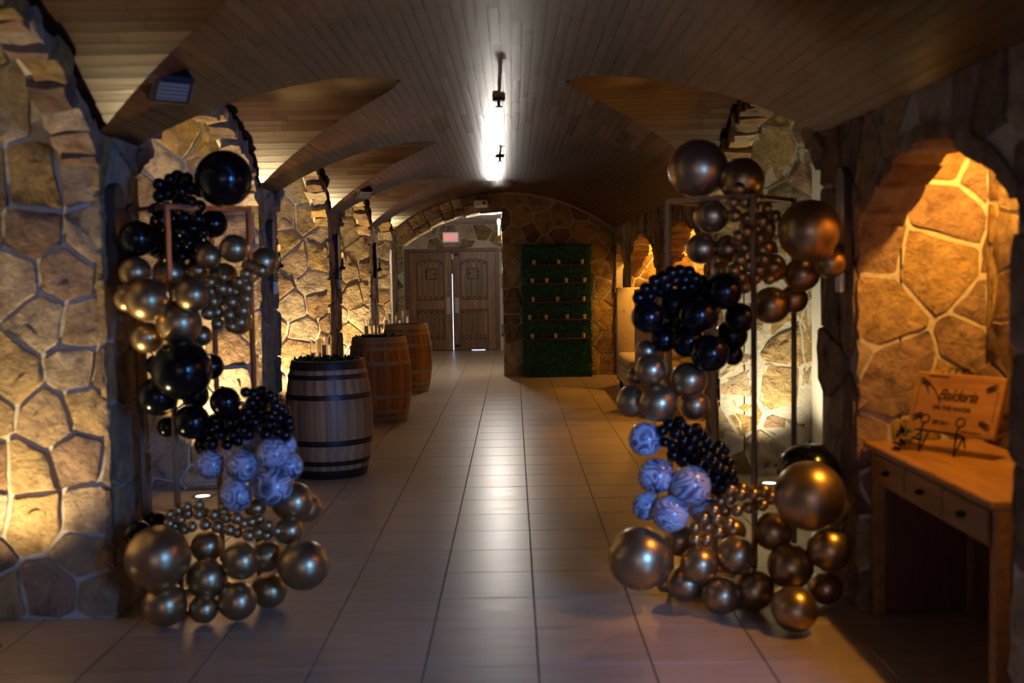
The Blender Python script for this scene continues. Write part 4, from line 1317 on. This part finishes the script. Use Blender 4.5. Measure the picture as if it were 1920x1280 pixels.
add([(370, 507, 22), (378, 629, 20), (419, 519, 27), (447, 602, 26), (240, 560, 25), (440, 545, 26)], 2.4, 'gold', 'upper')
add([(x, y, rs.uniform(11.3, 14)) for (x, y) in tr([(620, 860), (700, 830), (835, 810), (925, 790), (790, 860), (625, 915), (690, 900), (730, 905), (775, 915), (845, 895), (640, 975), (680, 965), (750, 980), (835, 960), (610, 1045), (665, 1040), (735, 1055), (815, 1030), (665, 1110), (750, 1125), (800, 1100), (880, 770), (850, 760)], 200, 260, .3125)], .9, 'gold', 'upper')
add([(341, 693, 57, 'largest black balloon in the middle of the stand by the blue-lit pier')], .2, 'black', 'middle')
add([(296, 743, 37), (422, 753, 29), (360, 790, 34)], .6, 'black', 'middle')
add([(395, 687, 25), (366, 741, 26), (315, 800, 20), (293, 684, 20), (386, 833, 22), (440, 790, 27), (478, 775, 28), (512, 790, 26), (410, 800, 28)], 1.7, 'black', 'middle')
add([(x, y, rs.uniform(10.5, 13)) for (x, y) in tr([(925, 480), (975, 490), (1030, 475), (1085, 500), (965, 550), (1035, 550), (940, 610), (1025, 610), (905, 650), (985, 680), (815, 685), (905, 735), (945, 760), (755, 765), (840, 765), (725, 710), (700, 825), (800, 830), (870, 800), (1125, 570), (1160, 590), (1185, 610), (1150, 650), (1090, 640), (1210, 670), (1220, 715), (1140, 740), (1190, 765), (1080, 700), (1110, 520), (1135, 550), (1060, 760), (1110, 690), (1160, 700)], 200, 600, .28133)], .5, 'black', 'middle')
add([(512, 912, 37), (512, 850, 31), (455, 873, 31), (442, 928, 31)], .4, 'marble', 'lower')
add([(394, 870, 28), (541, 874, 27)], 1.0, 'marble', 'lower')
add([(470, 823, 24), (534, 835, 22)], 1.8, 'marble', 'lower')
add([(309, 1136, 42), (382, 1144, 28), (445, 1129, 37), (505, 1109, 33)], 0, 'gold', 'foot', 'floor')
add([(296, 1045, 61, 'largest gold balloon at the foot of the stand by the blue-lit pier'), (569, 1059, 48, 'big gold balloon at the foot of the stand on the wine barrel side')], .2, 'gold', 'foot')
add([(388, 1084, 39), (452, 1051, 36)], .2, 'gold', 'foot')
add([(388, 1024, 30), (501, 1042, 30), (542, 994, 27)], 1.2, 'gold', 'foot')
add([(549, 940, 38), (479, 952, 20)], 2.0, 'gold', 'foot')
add([(576, 952, 27)], 3.2, 'gold', 'foot')
add([(290, 985, 27), (258, 1000, 25)], 2.5, 'black', 'foot')
add([(x, y, rs.uniform(10.2, 12.6)) for (x, y) in tr([(500, 270), (570, 240), (640, 210), (735, 195), (590, 315), (735, 270), (780, 260), (855, 275), (955, 300), (1040, 305), (500, 345), (680, 370), (790, 355), (885, 370), (980, 395), (1045, 420), (1095, 345), (1155, 330), (1220, 310), (1135, 440), (1210, 415), (1290, 360), (1280, 440), (1360, 405), (650, 265), (930, 250), (620, 390), (540, 365)], 200, 900, .23442)], .5, 'gold', 'foot')
core = (-1.55, 5.22)
lab = {'name': 'barrel-side'}
nm = 'of the stand by wine barrels'
for cl in ('top', 'upper', 'middle', 'lower', 'foot'):
    lab['gold', 'big', cl] = 'satin gold balloon in the %s cluster %s' % (cl, nm)
    lab['gold', 'mini', cl] = 'tiny gold balloon in the %s bunch %s' % (cl, nm)
    lab['black', 'big', cl] = 'glossy black balloon in the %s cluster %s' % (cl, nm)
    lab['black', 'mini', cl] = 'tiny black balloon in the %s bunch %s' % (cl, nm)
    lab['marble', 'big', cl] = 'blue-lit marbled grey and white balloon %s' % nm
P, r = garland_balloons(L, 4.86, XL + .05, None, None)
place(L, P, r, core, lab)

# ---- right stand
L = []
rs = random.Random(4)
add([(1309, 317, 55, 'large gold balloon crowning the stand by the desk niche')], 2.4, 'gold', 'top')
add([(1391, 338, 42)], 2.2, 'gold', 'top')
add([(1518, 432, 58, 'largest gold balloon in the upper part of the stand by the desk niche')], 1.2, 'gold', 'top')
add([(1334, 405, 32), (1315, 466, 29), (1365, 467, 27), (1446, 502, 28), (1504, 514, 32), (1446, 572, 35)], 2.4, 'gold', 'top')
add([(1557, 492, 29), (1488, 561, 26), (1352, 508, 18), (1420, 430, 34), (1430, 470, 28)], 3.4, 'gold', 'top')
add([(x, y, rs.uniform(11.5, 14)) for (x, y) in tr([(785, 395), (750, 475), (820, 475), (875, 525), (955, 515), (900, 460), (760, 555), (835, 575), (925, 590), (1005, 560), (965, 625), (830, 650), (780, 680), (775, 710), (910, 690), (815, 750), (870, 730), (790, 820), (845, 855), (935, 815), (905, 880), (990, 865), (755, 885), (800, 925), (880, 930), (965, 935), (820, 985), (895, 635)], 1140, 230, .3125)], 1.3, 'gold', 'top')
add([(1309, 590, 35), (1356, 546, 35), (1331, 662, 36), (1215, 594, 31), (1289, 640, 31), (1244, 635, 26)], .5, 'black', 'upper')
add([(1265, 570, 30), (1387, 596, 29), (1374, 665, 20), (1372, 628, 30), (1250, 600, 30), (1300, 545, 28)], 1.6, 'black', 'upper')
add([(x, y, rs.uniform(11.5, 14)) for (x, y) in tr([(185, 1050), (225, 995), (280, 950), (275, 990), (330, 930), (380, 900), (430, 890), (485, 895), (350, 975), (400, 945), (460, 940), (520, 935), (560, 950), (310, 1010), (450, 990), (500, 980), (250, 1040)], 1140, 230, .3125)], .8, 'black', 'upper')
add([(1291, 712, 34), (1234, 755, 36), (1220, 693, 29)], .5, 'gold', 'middle')
add([(1186, 752, 31), (1302, 759, 28)], 1.2, 'gold', 'middle')
add([(1212, 658, 21), (1192, 706, 16.5), (1262, 722, 24)], 1.8, 'gold', 'middle')
add([(1295, 910, 38), (1257, 963, 35)], .4, 'marble', 'lower')
add([(1210, 823, 32), (1230, 892, 34), (1211, 949, 27)], .8, 'marble', 'lower')
add([(1318, 955, 26)], 1.4, 'marble', 'lower')
add([(x, y, rs.uniform(10.5, 13)) for (x, y) in tr([(380, 780), (430, 740), (400, 860), (450, 880), (480, 800), (520, 740), (530, 850), (570, 780), (600, 840), (570, 900), (610, 950), (640, 880), (660, 800), (690, 850), (720, 890), (700, 960), (740, 1000), (650, 1020), (760, 930), (790, 890), (820, 920), (800, 970), (850, 1000), (780, 1040), (820, 1060), (870, 1080), (770, 1110), (840, 1130), (740, 1160), (800, 1180), (880, 1130), (460, 950), (530, 980), (500, 720), (620, 770), (560, 1020), (700, 1080)], 1140, 600, .26567)], .6, 'black', 'lower')
add([(1290, 850, 30), (1330, 880, 32), (1350, 905, 26)], 1.8, 'black', 'lower')
add([(1517, 888, 57, 'big black balloon behind the largest gold balloon at the foot of the stand')], 2.2, 'black', 'foot')
add([(1490, 1145, 43), (1413, 1107, 39), (1352, 1119, 36)], 0, 'gold', 'foot', 'floor')
add([(1518, 929, 66, 'largest gold balloon at the foot of the stand by the desk niche')], -1.4, 'gold', 'foot')
add([(1200, 1046, 60, 'big gold balloon at the foot of the stand beside the open floor')], .4, 'gold', 'foot')
add([(1482, 1061, 43), (1311, 1058, 36), (1379, 1041, 37)], .2, 'gold', 'foot')
add([(1286, 1093, 35), (1449, 995, 37), (1555, 1029, 41)], 1.0, 'gold', 'foot')
add([(1548, 1102, 31), (1275, 1012, 31), (1373, 995, 26), (1248, 1093, 18), (1569, 956, 27)], 2.2, 'gold', 'foot')
add([(x, y, rs.uniform(11, 13.5)) for (x, y) in tr([(815, 205), (885, 235), (970, 235), (1040, 215), (810, 265), (750, 280), (935, 325), (1030, 310), (780, 345), (860, 345), (705, 345), (720, 400), (640, 395), (580, 460), (665, 455), (735, 490), (805, 430), (580, 540), (655, 540), (895, 195), (1090, 260)], 1140, 860, .2812)], .5, 'gold', 'foot')
core = (1.06, 5.24)
lab = {'name': 'desk-side'}
nm = 'of the stand by the desk niche'
for cl in ('top', 'upper', 'middle', 'lower', 'foot'):
    lab['gold', 'big', cl] = 'satin gold balloon in the %s cluster %s' % (cl, nm)
    lab['gold', 'mini', cl] = 'tiny gold balloon in the %s bunch %s' % (cl, nm)
    lab['black', 'big', cl] = 'glossy black balloon in the %s cluster %s' % (cl, nm)
    lab['black', 'mini', cl] = 'tiny black balloon in the %s bunch %s' % (cl, nm)
    lab['marble', 'big', cl] = 'grey and white marbled balloon %s' % nm
P, r = garland_balloons(L, 4.84, None, None, None)
place(L, P, r, core, lab)
